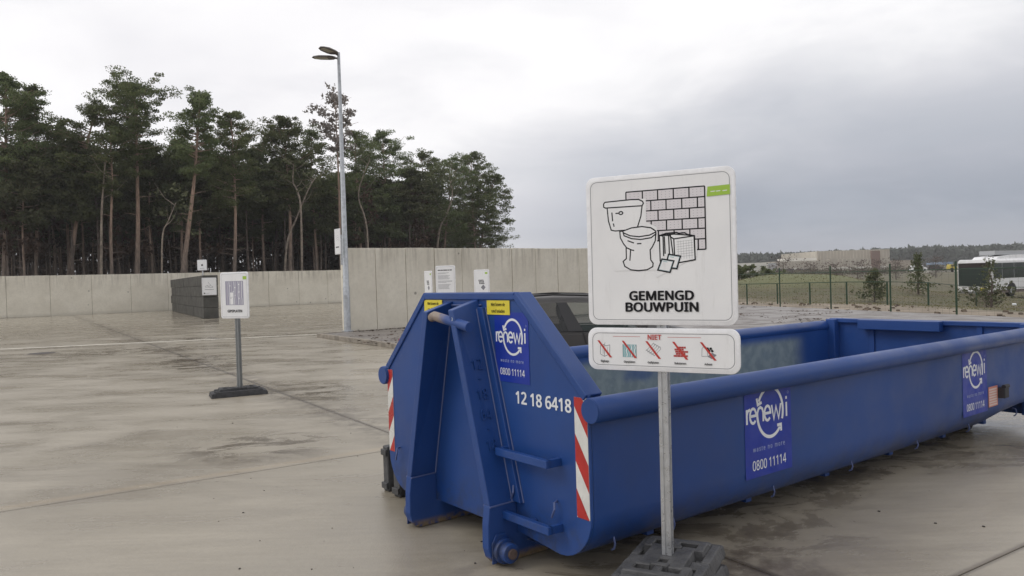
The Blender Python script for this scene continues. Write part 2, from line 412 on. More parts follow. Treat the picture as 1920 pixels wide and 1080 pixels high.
def copy_tree(o, loc, rz, label=None, sc=None):
    c = o.copy(); COL.objects.link(c); c.location = loc; c.rotation_euler = (0, 0, rz)
    if sc: c.scale = sc
    if label: c['label'] = label
    for ch in o.children:
        d = ch.copy(); COL.objects.link(d); d.parent = c
        for g in ch.children:
            e = g.copy(); COL.objects.link(e); e.parent = d
    return c
import os
try: FONT = bpy.data.fonts.load(os.path.join(bpy.utils.system_resource('DATAFILES'), 'fonts', 'NotoSansHebrew-Regular.woff2'))   # a font that ships with Blender
except Exception: FONT = None
def text_mesh(txt, size, m, sx=1., bold=0., depth=0.0006, align='CENTER', spacing=1., name='lettering'):
    cu = bpy.data.curves.new('lettering_curve', 'FONT'); cu.body = txt
    if FONT: cu.font = FONT
    cu.body = txt; cu.size = size; cu.align_x = align; cu.align_y = 'CENTER'
    cu.extrude = depth; cu.resolution_u = 3; cu.space_character = spacing
    to = bpy.data.objects.new('lettering_tmp', cu); COL.objects.link(to)
    dg = bpy.context.evaluated_depsgraph_get(); me = bpy.data.meshes.new_from_object(to.evaluated_get(dg))
    bpy.data.objects.remove(to); bpy.data.curves.remove(cu)
    me.transform(Matrix.Scale(sx, 4, (1, 0, 0)))
    if bold > 0:                                    # heavier weight: copies of the glyphs nudged round a small circle
        bm = bmesh.new(); 
        for i, (ax_, ay_) in enumerate(((0, 0), (1, 0), (-1, 0), (0, 1), (0, -1), (.7, .7), (-.7, .7), (.7, -.7), (-.7, -.7))):
            q = me.copy(); q.transform(Matrix.Translation((ax_*bold*size, ay_*bold*size*.8, i*.000012))); bm.from_mesh(q); bpy.data.meshes.remove(q)
        bm.to_mesh(me); bm.free()
    me.materials.clear(); me.materials.append(m); me.name = name
    return me
def put_text(txt, size, m, parent, M, name='lettering', width=None, **kw):
    me = text_mesh(txt, size, m, **kw)
    if width:
        xs_ = [v.co.x for v in me.vertices]; w0 = max(xs_)-min(xs_); me.transform(Matrix.Scale(width/w0, 4, (1, 0, 0)))
    o = link(name, me, parent); me.transform(M); return o
class Ink:
    """flat print: ribbons and filled shapes in sheet coordinates (x right, y up), each stroke a hair above the last"""
    def __init__(s): s.mb = MB(); s.k = 0; s.mats = []; s.hold = False
    def use(s, m):
        if m not in s.mats: s.mats.append(m)
        s.mb.mi = s.mats.index(m); return s
    def z(s):
        if not s.hold: s.k += 1
        return s.k*.00002
    def fill(s, pts): z = s.z(); s.mb.add([(x, y, z) for x, y in pts], [tuple(range(len(pts)))]); return s
    def rect(s, x0, y0, x1, y1): return s.fill([(x0, y0), (x1, y0), (x1, y1), (x0, y1)])
    def line(s, pts, w, closed=False):
        n = len(pts); z = s.z(); L = []; R = []
        for i, p in enumerate(pts):
            p = Vector(p)
            a = Vector(pts[(i-1) % n]) if (i > 0 or closed) else None
            b = Vector(pts[(i+1) % n]) if (i < n-1 or closed) else None
            d1 = (p-a).normalized() if a is not None else None; d2 = (b-p).normalized() if b is not None else None
            if d1 is None: d1 = d2
            if d2 is None: d2 = d1
            n1 = Vector((-d1.y, d1.x)); n2 = Vector((-d2.y, d2.x)); m_ = (n1+n2)
            m_ = m_.normalized() if m_.length > 1e-6 else n1
            k = w/2/max(.45, m_.dot(n1))
            L.append((*(p+m_*k), z)); R.append((*(p-m_*k), z))
        fs = [(i, (i+1) % n, n+(i+1) % n, n+i) for i in range(n if closed else n-1)]
        s.mb.add(L+R, fs); return s
    def build(s, name, parent, M):
        me = bpy.data.meshes.new(name); me.from_pydata(s.mb.v, [], s.mb.f)
        for m in s.mats: me.materials.append(m)
        me.polygons.foreach_set('material_index', s.mb.m); me.transform(M); o = link(name, me, parent)
        if name in ('pictogram', 'text_lines'): o['kind'] = 'stuff'      # strokes too small to pick apart
        return o
def arc(cx, cy, r, a0, a1, n=24, ry=None):
    ry = ry or r
    return [(cx+r*cos(radians(a0+(a1-a0)*i/n)), cy+ry*sin(radians(a0+(a1-a0)*i/n))) for i in range(n+1)]
def rrect(w, h, r, n=6):
    p = []
    for cx, cy, a in ((w/2-r, h/2-r, 0), (-w/2+r, h/2-r, 90), (-w/2+r, -h/2+r, 180), (w/2-r, -h/2+r, 270)):
        p += [(cx+r*cos(radians(a+90*i/n)), cy+r*sin(radians(a+90*i/n))) for i in range(n+1)]
    return p
def sheet(ox, oy, oz, face='-y'):
    """matrix from sheet coordinates to an upright face: '-y' looks towards local -y, '+x' towards +x"""
    if face == '-y': R = Matrix(((1, 0, 0), (0, 0, -1), (0, 1, 0)))
    elif face == '+x': R = Matrix(((0, 0, 1), (1, 0, 0), (0, 1, 0)))
    return Matrix.Translation((ox, oy, oz)) @ R.to_4x4()

# ------------------------------------------------------------------ setting: land, yard, paving
def build_land():
    xs = sorted(set([-2500, -1200, -600, -300, -150, -100, -70, -50]+[-40+2*i for i in range(20)]+[i*1.25 for i in range(0, 72)]+[95, 110, 130, 160, 200, 260, 340, 450, 600, 1000, 1800, 2800]))
    ys = sorted(set([-600, -200, -60, -20]+[-10+2*i for i in range(14)]+[18+1.25*i for i in range(64)]+[100, 106, 113, 120, 130, 140, 155, 170, 190, 210, 240, 280, 330, 400, 500, 700, 1000, 1600, 2600]))
    nx, ny = len(xs), len(ys)
    v = [(x, y, terrain(x, y)) for y in ys for x in xs]
    f = [(j*nx+i, j*nx+i+1, (j+1)*nx+i+1, (j+1)*nx+i) for j in range(ny-1) for i in range(nx-1)]
    me = bpy.data.meshes.new('ground'); me.from_pydata(v, [], f); me.materials.append(landm)
    me.polygons.foreach_set('use_smooth', [True]*len(f)); tag(link('ground', me), kind='structure')
build_land()
def clip(poly, p0, n):
    out = []
    for i, a in enumerate(poly):
        b = poly[(i+1) % len(poly)]; da = (a[0]-p0[0])*n[0]+(a[1]-p0[1])*n[1]; db = (b[0]-p0[0])*n[0]+(b[1]-p0[1])*n[1]
        if da >= 0: out.append(a)
        if (da >= 0) != (db >= 0): t = da/(da-db); out.append((a[0]+(b[0]-a[0])*t, a[1]+(b[1]-a[1])*t))
    return out
def build_yard():
    yard = MB().box((-6, 24, -.043), (110, 100, .012)).build('yard', jointm)   # sub-base seen only in the joints
    # the sub-base follows the yard outline
    bpy.data.objects.remove(yard)
    A = [-60, -43, -31.5, -20, -8, 3.5, 15, 27, 40]; B = [-28, -18, -12, -7.8, -2.8, 2.2, 7.2, 12.2, 17.2, 22.2, 27.2, 32.2, 38, 44, 50, 56, 62, 70, 80, 92]
    root = MB(); base = [(-80, -20), (40, -20), (40, 90), (-80, 90)]
    wn = Vector((WD.y, -WD.x, 0)); base = clip(base, WL0, (wn.x, wn.y)); base = clip(base, FL0, (-FLN.x, -FLN.y))
    root.prism(base, -.046, -.03, 'xy'); y = root.build('yard', jointm); tag(y, kind='structure')
    for i in range(len(A)-1):
        for j in range(len(B)-1):
            g = .004
            q = [(A[i]+g, B[j]+g), (A[i+1]-g, B[j]+g), (A[i+1]-g, B[j+1]-g), (A[i]+g, B[j+1]-g)]
            q = [tuple((E1*a+E2*b)[:2]) for a, b in q]
            q = clip(q, WL0, (wn.x, wn.y))
            if len(q) > 2: q = clip(q, FL0, (-FLN.x, -FLN.y))
            if len(q) < 3: continue
            cx = sum(p[0] for p in q)/len(q); cy = sum(p[1] for p in q)/len(q)
            if cy < -14 or abs(cx) > .9*max(cy, 0)+22: continue
            MB().prism(q, -.029, 0, 'xy').build('concrete_slab', yardm, y, bevel=.004, seg=1)
    return y
yard = build_yard()
# bright reflection edge across the far yard, painted as a pale strip
p0, p1 = Vector((-22., 21.9, 0)), Vector((-6.6, 26.1, 0)); d = (p1-p0).normalized(); nn = Vector((-d.y, d.x, 0))
mb = MB(); L = (p1-p0).length
reflm = mat('pale_reflection', (.62, .59, .51), .5, var=.2, vscale=2, world=True)
mb.prism([tuple((p0+d*a+nn*b)[:2]) for a, b in ((0, -.16), (L, -.10), (L, .10), (0, .16))], .001, .006, 'xy')
tag(mb.build('reflection_strip', reflm), kind='structure')
# manhole cover
mh = ground(78, 663)
t_ = thing('manhole_cover', 'round iron manhole cover flush in the wet concrete at far left', 'manhole cover', (mh.x, mh.y, .001))
iron = mat('cast_iron', (.07, .06, .055), .5, metal=.3, var=.3, vscale=9)
MB().prism(arc(0, 0, .42, 0, 345, 23), 0, .006, 'xy').build('frame', kerbm, t_)
MB().prism(arc(0, 0, .34, 0, 345, 23), .0061, .012, 'xy').build('lid', iron, t_)

# raised paved island behind the skip, with kerb stones
K0 = Vector((-6.3, 24.75, 0)); K1 = Vector((-.4, 15.6, 0)); K2 = Vector((12.5, 20.5, 0))
fence_end = FL0+FLD*14
isl = [K0, K1, K2, FL0-FLD*4-FLN*.1, FL0+FLD*16-FLN*.1, WR1+WRD*5.4, WR0+Vector((0, .0, 0))]
tag(MB().prism([tuple(p[:2]) for p in isl], .002, .10, 'xy').build('pavement', pavem), kind='structure')
kerb = thing('kerb', 'pale concrete kerb edging the leaf strewn pavement by the lamp post', 'kerb')
def kerb_run(a, b, inner):
    d = b-a; n = max(1, round(d.length/1.0)); d = d/n; ang = math.atan2(d.y, d.x)
    for i in range(n):
        c = a+d*(i+.5)+inner*.0
        o = MB().box((0, 0, .065), (d.length-.012, .13, .13)).build('kerb_stone', kerbm, kerb, bevel=.012)
        o.location = c+Vector((0, 0, random.uniform(-.004, .003))); o.rotation_euler = (0, 0, ang)
random.seed(3)
kerb_run(K0, K1, Vector((0, 0, 0))); kerb_run(K1, K2, Vector((0, 0, 0))); kerb_run(K0, WR0+Vector((-.02, -.25, 0)), Vector((0, 0, 0)))
# leaf litter
random.seed(5); mb = MB()
def leaf(x, y, z, s):
    a = random.uniform(0, 6.28); R = Matrix.Rotation(a, 3, 'Z') @ Matrix.Rotation(random.uniform(-.6, .6), 3, 'X')
    mb.add([R @ Vector(p)*s+Vector((x, y, z)) for p in ((-1, 0, .1), (0, -.5, 0), (1, 0, .15), (0, .5, 0))], [(0, 1, 2, 3)])
for k in range(44):
    if k < 34:
        px = random.uniform(1388, 1600); py = random.uniform(574, 608)-(px-1388)*.0
        c = ground(px, py, .1)
    else:
        c = ground(random.uniform(690, 745), random.uniform(622, 645), .1)
    if (c-FL0).dot(FLN) > -.3: continue
    w = random.uniform(.08, .5)
    for j in range(int(26*w)+3):
        leaf(c.x+random.gauss(0, w), c.y+random.gauss(0, .10), .105+random.random()*.03, random.uniform(.03, .07))
for k in range(500):
    s_ = random.uniform(0, 1); c = WR0.lerp(WR1, s_)+Vector((WRD.y, -WRD.x, 0))*abs(random.gauss(0, .25))+Vector((.1, -.15, 0)); leaf(c.x, c.y, .11, random.uniform(.03, .06))
tag(mb.build('leaf_litter', mat('dead_leaves', (.06, .035, .02), .8, var=.5, vscale=3)), 'dark fallen leaves lying in clumps on the pavement', 'leaves', kind='stuff')
# small debris on the yard
random.seed(8); mb = MB()
for k in range(55):
    px, py = random.uniform(300, 1900), random.uniform(700, 1079); c = ground(px, py)
    s = random.uniform(.002, .008); mb.box((c.x, c.y, s*.4), (s*2, s*1.4, s*.8), Matrix.Rotation(random.random()*3, 3, 'Z'))
tag(mb.build('grit', mat('grit', (.05, .045, .04), .8)), 'specks of dark grit scattered on the concrete', 'grit', kind='stuff')

# ------------------------------------------------------------------ concrete walls
def panel_wall(name, label, p0, d, width, n, height, thick, foot=False):
    t = thing(name, label, 'wall', tuple(p0), math.atan2(d.y, d.x))
    me = MB().box((width/2, thick/2, height/2), (width-.016, thick, height)).mesh('wall_panel', wallm, bevel=.012, seg=1)
    core = MB().box((width*n/2, thick/2+.03, height/2-.03), (width*n-.05, thick-.1, height-.08)).build('joint_filler', jointm, t)
    for i in range(n):
        o = link('wall_panel', me, t); o.location = (i*width, random.uniform(-.008, .008), random.uniform(-.012, .008))
    return t
random.seed(11)
panel_wall('retaining_wall', 'long low pale concrete panel wall in front of the pine trees at left', WL0-WD*(2.67*9-.42), WD, 2.67, 22, 2.95, .25)
panel_wall('retaining_wall', 'nearer and taller looking concrete panel wall behind the lamp post and dark car', WR0, WRD, 1.2, 12, 2.9, .25)

bw = thing('block_wall', 'dark grey wall of stacked concrete blocks jutting out from the low wall', 'wall', (-16.98, 42.1, 0), radians(28.7))
random.seed(2)
blm = [MB().box((.4, .8, .3), (.79-.012*k, 1.588, .592)).mesh('block', blockm, bevel=.02, seg=1) for k in range(3)]
hfm = MB().box((.4, .4, .3), (.79, .788, .592)).mesh('block', blockm, bevel=.02, seg=1)
for row in range(4):
    off = 0 if row % 2 == 0 else .8
    if off:
        o = link('block', hfm, bw); o.location = (random.uniform(-.01, .01), 0, row*.6)
    k = 0
    while off+1.6*(k+1) < 20.2:
        o = link('block', random.choice(blm), bw); o.location = (random.uniform(-.015, .015), off+1.6*k, row*.6); k += 1

# ------------------------------------------------------------------ signs
def board(parent, name, w, h, z, y, r=.05, lw=.003):
    """white board with rounded corners, folded rim and a thin grey keyline"""
    b = MB().prism([(x, zz+z) for x, zz in rrect(w, h, r)], y, y-.018, 'xz').build(name, [signedge], parent, bevel=.004, seg=2, smooth=True)
    ins = .028
    MB().prism([(x, zz+z) for x, zz in rrect(w-ins*1.4, h-ins*1.4, r*.8)], y-.0182, y-.0190, 'xz').build('face_film', signwhite, b)
    ik = Ink().use(greyink); ik.line(rrect(w-ins*2, h-ins*2, r*.75), lw, True); ik.build('keyline', b, sheet(0, y-.0195, z))
    return b
def rubber_base(parent, w=.8, dep=.40, h=.105, m=None):
    """recycled-plastic foot: stepped block with pockets, handles and post sockets"""
    xs = [-w/2, -w/2+.06, -w/2+.12, -w/2+.17, -w/2+.24, -.13, -.05, -.03, .03, .05, .13, w/2-.24, w/2-.17, w/2-.12, w/2-.06, w/2]
    ys = [-dep/2, -dep/2+.05, -dep/2+.10, -.05, -.025, .025, .05, dep/2-.10, dep/2-.05, dep/2]
    H = {}
    nx, ny = len(xs)-1, len(ys)-1
    for i in range(nx):
        for j in range(ny):
            z = h
            if i in (0, nx-1): z = h*.55
            if i in (1, nx-2): z = h*.82
            if j in (0, ny-1): z = min(z, h*.72)
            if i in (3, nx-4) and j in (2, 3, ny-4, ny-3): z = h*.45
            if i in (5, 9) and j in (1, 7): z = h*.5
            if i in (5, 9) and j in (4,): z = h*.55
            if i in (6, 7, 8) and j in (0, 1, 7, 8): z = h*.68
            if i in (1, nx-2) and j in (3, 4, 5): z = h*.4
            if i in (4, 10) and j in (3, 4, 5): z = h*1.06
            H[i, j] = z
    b = MB()
    for (i, j), z in H.items():
        b.box(((xs[i]+xs[i+1])/2, (ys[j]+ys[j+1])/2, z/2), (xs[i+1]-xs[i], ys[j+1]-ys[j], z))
    me = bpy.data.meshes.new('tmp'); me.from_pydata(b.v, [], b.f); bm = bmesh.new(); bm.from_mesh(me)
    bmesh.ops.remove_doubles(bm, verts=bm.verts, dist=.0005)
    # drop the shared inner walls
    seen = {}
    for f in bm.faces:
        k = frozenset(v.index for v in f.verts); seen.setdefault(k, []).append(f)
    bmesh.ops.delete(bm, geom=[f for fs in seen.values() if len(fs) > 1 for f in fs], context='FACES_ONLY')
    for v in bm.verts:                       # flared sides and ends
        k = 1-.10*(v.co.z/h); v.co.x *= 1-.06*(v.co.z/h); v.co.y *= k
    es = [e for e in bm.edges if len(e.link_faces) == 2 and e.calc_face_angle(0) > .5]
    bmesh.ops.bevel(bm, geom=es, offset=.006, segments=1, affect='EDGES', clamp_overlap=True)
    bmesh.ops.recalc_face_normals(bm, faces=bm.faces)
    me2 = bpy.data.meshes.new('rubber_foot'); bm.to_mesh(me2); bm.free(); bpy.data.meshes.remove(me)
    me2.materials.append(m or rubber2); return link('rubber_foot', me2, parent)
def post(parent, h, w=.042, y=.022, m=None):
    """square aluminium tube with a groove down each face"""
    a = w/2; g = .006; s = .0045
    prof = [(-a, -a), (-g, -a), (-g, -a+s), (g, -a+s), (g, -a), (a, -a), (a, -g), (a-s, -g), (a-s, g), (a, g), (a, a), (-a, a), (-a, g), (-a+s, g), (-a+s, -g), (-a, -g)]
    return MB().prism([(x, yy+y) for x, yy in prof], .03, h, 'xy').build('post', m or alu, parent)

# --- main sign
MS = thing('information_sign', 'large white sign reading GEMENGD BOUWPUIN on a post before the blue skip', 'sign', (.772, 4.035, 0), radians(-29.1))
MS.rotation_euler = (0, radians(.3), radians(-29.1))
post(MS, 2.17, .050, .030)
for k_ in range(2):
    o = rubber_base(MS, .82, .46, .108); o.rotation_euler = (0, 0, radians(90+k_*3)); o.location = (0, .01, .104*k_)
B1 = board(MS, 'sign_board', .807, .802, 1.834, 0, .048)
B2 = board(MS, 'lower_sign_board', .822, .229, 1.302, 0, .05)
for z in (1.57, 2.08, 1.3): MB().box((0, .003, z), (.3, .006, .035)).build('bracket', alu, MS)
def main_print():
    # sheet: units of 1 = board width .915, origin at board centre
    S = .807; k = Ink()
    def p(u, v):
        u = u*4.75/(u*4.75+(1-u)*4.3); v = .116+(v-.17)*.735
        return ((u-.5)*S, (.5-v)*S*.994)      # u,v in 0..1 from top left
    def P(pts): return [p(*q) for q in pts]
    lw = .0066
    # tiled wall
    u0, u1 = .268, .80; rows = [.165, .262, .350, .440, .532, .622, .716]
    R0 = .165
    cols_a = [.268, .378, .480, .585, .690, .795]; cols_b = [.268, .330, .433, .535, .640, .745, .795]
    k.k = 1; k.hold = True
    for r in range(6):
        a, b_ = .170+r*.0905, .170+(r+1)*.0905
        cs = cols_a if r % 2 == 0 else cols_b
        for i in range(len(cs)-1):
            k.use(tileink).fill(P([(cs[i], a), (cs[i+1], a), (cs[i+1], b_), (cs[i], b_)]))
    k.k = 3
    for r in range(6):
        a, b_ = .170+r*.0905, .170+(r+1)*.0905
        cs = cols_a if r % 2 == 0 else cols_b
        for i in range(len(cs)-1):
            w_ = cs[i+1]-cs[i]
            for du in ((.25, .5, .75) if w_ > .08 else (.5,)):
                for dv in (.25, .5, .75):
                    u = cs[i]+w_*du; v = a+.0905*dv
                    k.use(greyink).fill(P([(u-.0022, v-.0022), (u+.0022, v-.0022), (u+.0022, v+.0022), (u-.0022, v+.0022)]))
    k.use(ink); k.k = 4; k.hold = False
    for r in range(7):
        v = .170+r*.0905; k.line(P([(.268, v), (.795, v)]), lw)
    for r in range(6):
        a, b_ = .170+r*.0905, .170+(r+1)*.0905
        for c in (cols_a if r % 2 == 0 else cols_b): k.line(P([(c, a), (c, b_)]), lw)
    # white-out for the drawn things in front of the tiles
    def shape(pts, w=lw, fillm=signwhite, closed=True):
        k.use(fillm).fill(P(pts)); k.use(ink).line(P(pts), w, closed)
    k.use(signwhite).fill(P([(.10, .24), (.40, .24), (.40, .45), (.47, .50), (.47, .66), (.46, .88), (.18, .88), (.10, .60)]))
    k.use(signwhite).fill(P([(.455, .63), (.735, .63), (.735, .77), (.46, .95)]))
    # cistern
    shape([(.140, .285), (.375, .300), (.365, .395), (.345, .475), (.335, .510), (.190, .515), (.165, .505), (.148, .42)])
    lid = [(.118, .262), (.128, .247), (.30, .240), (.352, .243), (.378, .262), (.384, .280), (.375, .302), (.13, .300), (.118, .290)]
    shape(lid)
    k.line(P(arc(.232, .355, .013, 0, 340, 14)), lw, True); k.line(P([(.196, .355), (.217, .355)]), lw)
    k.line(P([(.172, .345), (.176, .425)]), lw); k.line(P([(.180, .445), (.185, .475)]), lw)
    # pan
    shape([(.222, .520), (.225, .58), (.245, .635), (.262, .665), (.262, .77), (.240, .795), (.250, .84), (.290, .873), (.34, .882), (.40, .876), (.437, .85),
           (.440, .82), (.425, .79), (.422, .70), (.437, .675), (.458, .62), (.462, .56), (.45, .52)])
    shape([(.242, .520), (.30, .495), (.37, .488), (.43, .503), (.462, .535), (.463, .56), (.43, .592), (.36, .603), (.30, .592), (.25, .562)])
    k.line(P([(.245, .535), (.29, .565), (.35, .578), (.42, .568), (.46, .545)]), lw)
    k.line(P([(.272, .608), (.315, .632)]), lw); k.line(P([(.335, .64), (.365, .64)]), lw)
    k.line(P([(.262, .67), (.292, .69), (.285, .79)]), lw); k.line(P([(.287, .69), (.315, .70)]), lw)
    # stacked boards and book-like slabs
    shape([(.486, .575), (.585, .570), (.72, .592), (.722, .800), (.585, .812), (.49, .81)])
    shape([(.486, .575), (.56, .580), (.58, .81), (.488, .80)])
    k.use(signwhite).fill(P([(.580, .612), (.718, .596), (.720, .800), (.584, .820)]))
    k.use(ink).line(P([(.486, .575), (.51, .582), (.512, .76)]), lw); k.line(P([(.519, .585), (.522, .74)]), lw)
    k.line(P([(.548, .585), (.551, .77)]), lw); k.line(P([(.555, .588), (.582, .612), (.586, .80)]), lw)
    k.line(P([(.582, .612), (.718, .594), (.722, .800), (.600, .825)]), lw)
    k.line(P([(.492, .575), (.53, .560), (.60, .556), (.615, .565), (.655, .562), (.672, .578), (.715, .592)]), lw)
    k.use(greyink)
    for i in range(7): k.line(P([(.60+.0*i, .64+.022*i), (.71, .628+.022*i)]), .0012)
    for i in range(6): k.line(P([(.61+.018*i, .63), (.612+.018*i, .79)]), .001)
    # loose tiles
    def tile(pts):
        k.use(paleteal).fill(P(pts)); cx = sum(q[0] for q in pts)/4; cy = sum(q[1] for q in pts)/4
        k.use(signwhite).fill(P([(cx+(q[0]-cx)*.8, cy+(q[1]-cy)*.8) for q in pts]))
        k.use(ink).line(P(pts), lw*1.1, True)
        a, b2 = pts[0], pts[1]
        k.use(tealink).line(P([(cx+(a[0]-cx)*.65, cy+(a[1]-cy)*.65), (cx+(a[0]*.5+b2[0]*.5-cx)*.65, cy+(a[1]*.5+b2[1]*.5-cy)*.65)]), .003)
    tile([(.545, .745), (.625, .765), (.598, .875), (.520, .858)])
    tile([(.500, .785), (.580, .805), (.552, .905), (.470, .882)])
    # green tab
    k.use(greenink).fill(P([(.815, .178), (.965, .172), (.965, .255), (.808, .262)]))
    k.use(white_print)                                             # print on the tab is too small to read: a broken pale line
    for a_, b_ in ((.835, .865), (.872, .900), (.915, .945)): k.line(P([(a_, .222), (b_, .220)]), .004)
    k.build('pictogram', B1, sheet(0, -.0197, 1.834))
    put_text('GEMENGD', .080, ink, B1, sheet(.010, -.0225, 1.591), width=.350, bold=.034, depth=.0004)
    put_text('BOUWPUIN', .080, ink, B1, sheet(.010, -.0225, 1.531), width=.395, bold=.034, depth=.0004)
main_print()
def lower_print():
    k = Ink(); Z = 0.; LM = sheet(0, -.0197, 1.302) @ Matrix.Scale(.882, 4); LT = sheet(0, -.0225, 1.302) @ Matrix.Scale(.882, 4)
    k.use(redink).line([(-.30, .078), (-.125, .078)], .0022); k.line([(.045, .078), (.245, .078)], .0022)
    xs = [-.355, -.195, -.045, .120, .285]; y0 = -.012
    # 1 sheets on edge
    x = xs[0]; k.use(greyink)
    k.line([(x-.028, .02), (x-.03, y0-.02), (x-.003, y0-.035), (x+.032, y0-.018), (x+.034, .025)], .003)
    k.line([(x-.028, .02), (x-.004, .028), (x-.003, y0-.035)], .003); k.line([(x-.004, .028), (x+.006, .018), (x+.034, .025)], .003)
    k.line([(x+.0, .03), (x+.004, .04)], .002); k.line([(x-.012, .01), (x-.012, -.03)], .0015); k.line([(x+.018, .012), (x+.018, -.035)], .0015)
    # 2 striped insulation
    x = xs[1]; k.use(tealink).fill([(x-.042, .030), (x+.045, .030), (x+.045, -.047), (x-.042, -.047)])
    for i, (a, m_) in enumerate(((-.031, paleteal), (-.017, signwhite), (-.003, paleteal), (.011, signwhite), (.022, paleteal), (.034, signwhite))):
        k.use(m_).line([(x+a, .028), (x+a+.004, .01), (x+a-.003, -.01), (x+a+.003, -.03), (x+a, -.045)], .005)
    k.use(greyink).line([(x-.042, .030), (x-.042, -.047)], .002); k.line([(x+.045, .030), (x+.045, -.047)], .002)
    # 3 corrugated sheet
    x = xs[2]; k.use(greyink)
    top = []; bot = []
    for i in range(33):
        u = i/32; a = abs(sin(u*pi*4)); top.append((x-.002+.05*u, .035-.028*u+.010*a)); bot.append((x-.045+.05*u, -.006-.030*u+.010*a))
    k.line(top, .0025); k.line(bot, .0025)
    for q in (0, 8, 16, 24, 32): k.line([top[q], bot[q]], .0018)
    # 4 bricks
    x = xs[3]; k.use(brickred)
    rows = [(-.022, .035), (-.034, .022), (-.030, .048), (-.026, .032), (-.040, .046)]
    for i, (a, b_) in enumerate(rows):
        zz = .024-.0125*i; n = 4
        for j in range(n):
            c0 = x+a+(b_-a)*j/n; c1 = x+a+(b_-a)*(j+1)/n-.0012; k.fill([(c0, zz), (c1, zz), (c1, zz-.0108), (c0, zz-.0108)])
    # 5 sack and slabs
    x = xs[4]; k.use(greyink)
    k.line([(x-.038, -.03), (x-.036, .015), (x-.022, .032), (x-.006, .02), (x-.004, -.028)], .002, True)
    k.use(ink)
    for a, b_ in ((-.012, .02), (.006, .02), (-.004, .008), (.014, .006)):
        k.fill([(x+a, b_), (x+a+.012, b_+.004), (x+a+.018, b_-.008), (x+a+.006, b_-.012)])
    k.use(greyink).fill([(x-.005, -.030), (x+.022, -.008), (x+.048, -.020), (x+.020, -.044)])
    k.use(redink)
    for x in xs:
        sx = x-.0
        k.fill([(sx-.048, .052), (sx-.034, .052), (sx+.048, -.052), (sx+.032, -.052)])
    k.build('pictogram', B2, LM)
    put_text('NIET', .050, redink, B2, LT @ Matrix.Translation((-.036, .078, 0)), width=.085, bold=.022, depth=.0003)
    for x, s in zip(xs, ('Bigbags', 'Gipsplaten', 'Golfplaten', 'Bakstenen', 'Asbest')):
        put_text(s, .020, ink, B2, LT @ Matrix.Translation((x, -.074, 0)), sx=.9, bold=.02, depth=.0003)
lower_print()

# --- small sign further back
SS = thing('information_sign', 'smaller white sign reading GIPSPLATEN standing alone on the open yard', 'sign', (-4.36, 12.06, 0), radians(-24.3))
greypost = mat('grey_post', (.22, .23, .23), .45, metal=.4, var=.1)
post(SS, 1.9, .06, .035, greypost); o = rubber_base(SS, .84, .42, .125, rubber); o.rotation_euler = (0, 0, radians(51))
b3 = board(SS, 'sign_board', .574, .73, 1.571, 0, .04, .003)
k = Ink().use(lilac).fill([(-.175, .22), (.185, .22), (.185, -.15), (-.175, -.15)])
for i, x in enumerate((-.14, -.10, -.055, .0, .03, .085, .115, .155)):
    k.use(signwhite if i % 2 else tileink).line([(x, .215), (x+.005, .12), (x-.006, .0), (x+.004, -.08), (x, -.145)], .010 if i % 2 else .006)
for x, y in ((-.08, .15), (.02, .12), (.10, .17), (.1, .05), (.02, -.0), (.1, -.05), (-.02, .06)): k.use(signwhite).fill([(x-.01, y), (x, y-.012), (x+.01, y), (x, y+.012)])
k.use(signwhite).rect(-.085, -.145, -.02, .045)
k.use(greyink).line([(-.09, -.03), (-.065, -.05), (-.04, -.02)], .005)
k.use(lilac).line([(-.175, .22), (.185, .22), (.185, -.15), (-.175, -.15)], .008, True)
k.use(greenink).rect(.185, .245, .262, .295)
k.build('pictogram', b3, sheet(0, -.0197, 1.571))
put_text('GIPSPLATEN', .068, ink, b3, sheet(.005, -.0225, 1.325), width=.30, bold=.025, depth=.0004)

# --- signs behind the skip
def yard_sign(px, ytop, Y, w, h, yaw, label, kind):
    p = at(px, ytop, Y); z1 = p.z
    t = thing('information_sign', label, 'sign', (p.x, p.y, .1 if kind != 'text' else .1), yaw)
    zc = z1-h/2-.1
    MB().box((0, .03, zc/2+.15), (.05, .05, zc+.2)).build('post', alu, t); rubber_base(t, .8, .4, .1, rubber)
    b_ = board(t, 'sign_board', w, h, zc, 0, .035, .004)
    k = Ink()
    if kind == 'text':
        k.use(greyink); y = h/2-.175
        for grp in (2, 5, 3, 6):
            for i in range(grp):
                k.line([(-w*.38, y), (-w*.38+w*random.uniform(.5, .78)*(.75 if i == grp-1 else 1), y)], .007); y -= .021
            y -= .024
            if y < -h/2+.06: break
        k.build('text_lines', b_, sheet(0, -.0197, zc))
        hk_ = Ink().use(ink)                                        # bold heading, illegible at this size
        for u0, u1 in ((-.19, -.13), (-.12, -.06), (-.05, .05), (.06, .10), (.11, .17)): hk_.line([(u0, h/2-.11), (u1, h/2-.11)], .022)
        hk_.build('text_lines', b_, sheet(0, -.0205, zc))
    else:
        k.use(ink)
        for r in range(3):
            for c_ in range(4): k.fill([(-.10+c_*.042+r*.012, .13-r*.042), (-.07+c_*.042+r*.012, .13-r*.042), (-.06+c_*.042+r*.012, .098-r*.042), (-.09+c_*.042+r*.012, .098-r*.042)])
        k.use(greyink).fill([(.05, .0), (.12, -.075), (.05, -.15), (-.03, -.075)])
        k.use(greenink).rect(w/2-.13, h/2-.12, w/2-.05, h/2-.07)
        k.build('pictogram', b_, sheet(0, -.0197, zc))
    return t
random.seed(4)
yard_sign(803, 508, 21.5, .56, .80, radians(-62), 'white sign seen nearly edge on, leftmost of the three behind the skip', 'pic')
yard_sign(835, 498, 18.6, .50, .95, radians(-14), 'white sign full of text lines, tallest of the three behind the skip', 'text')
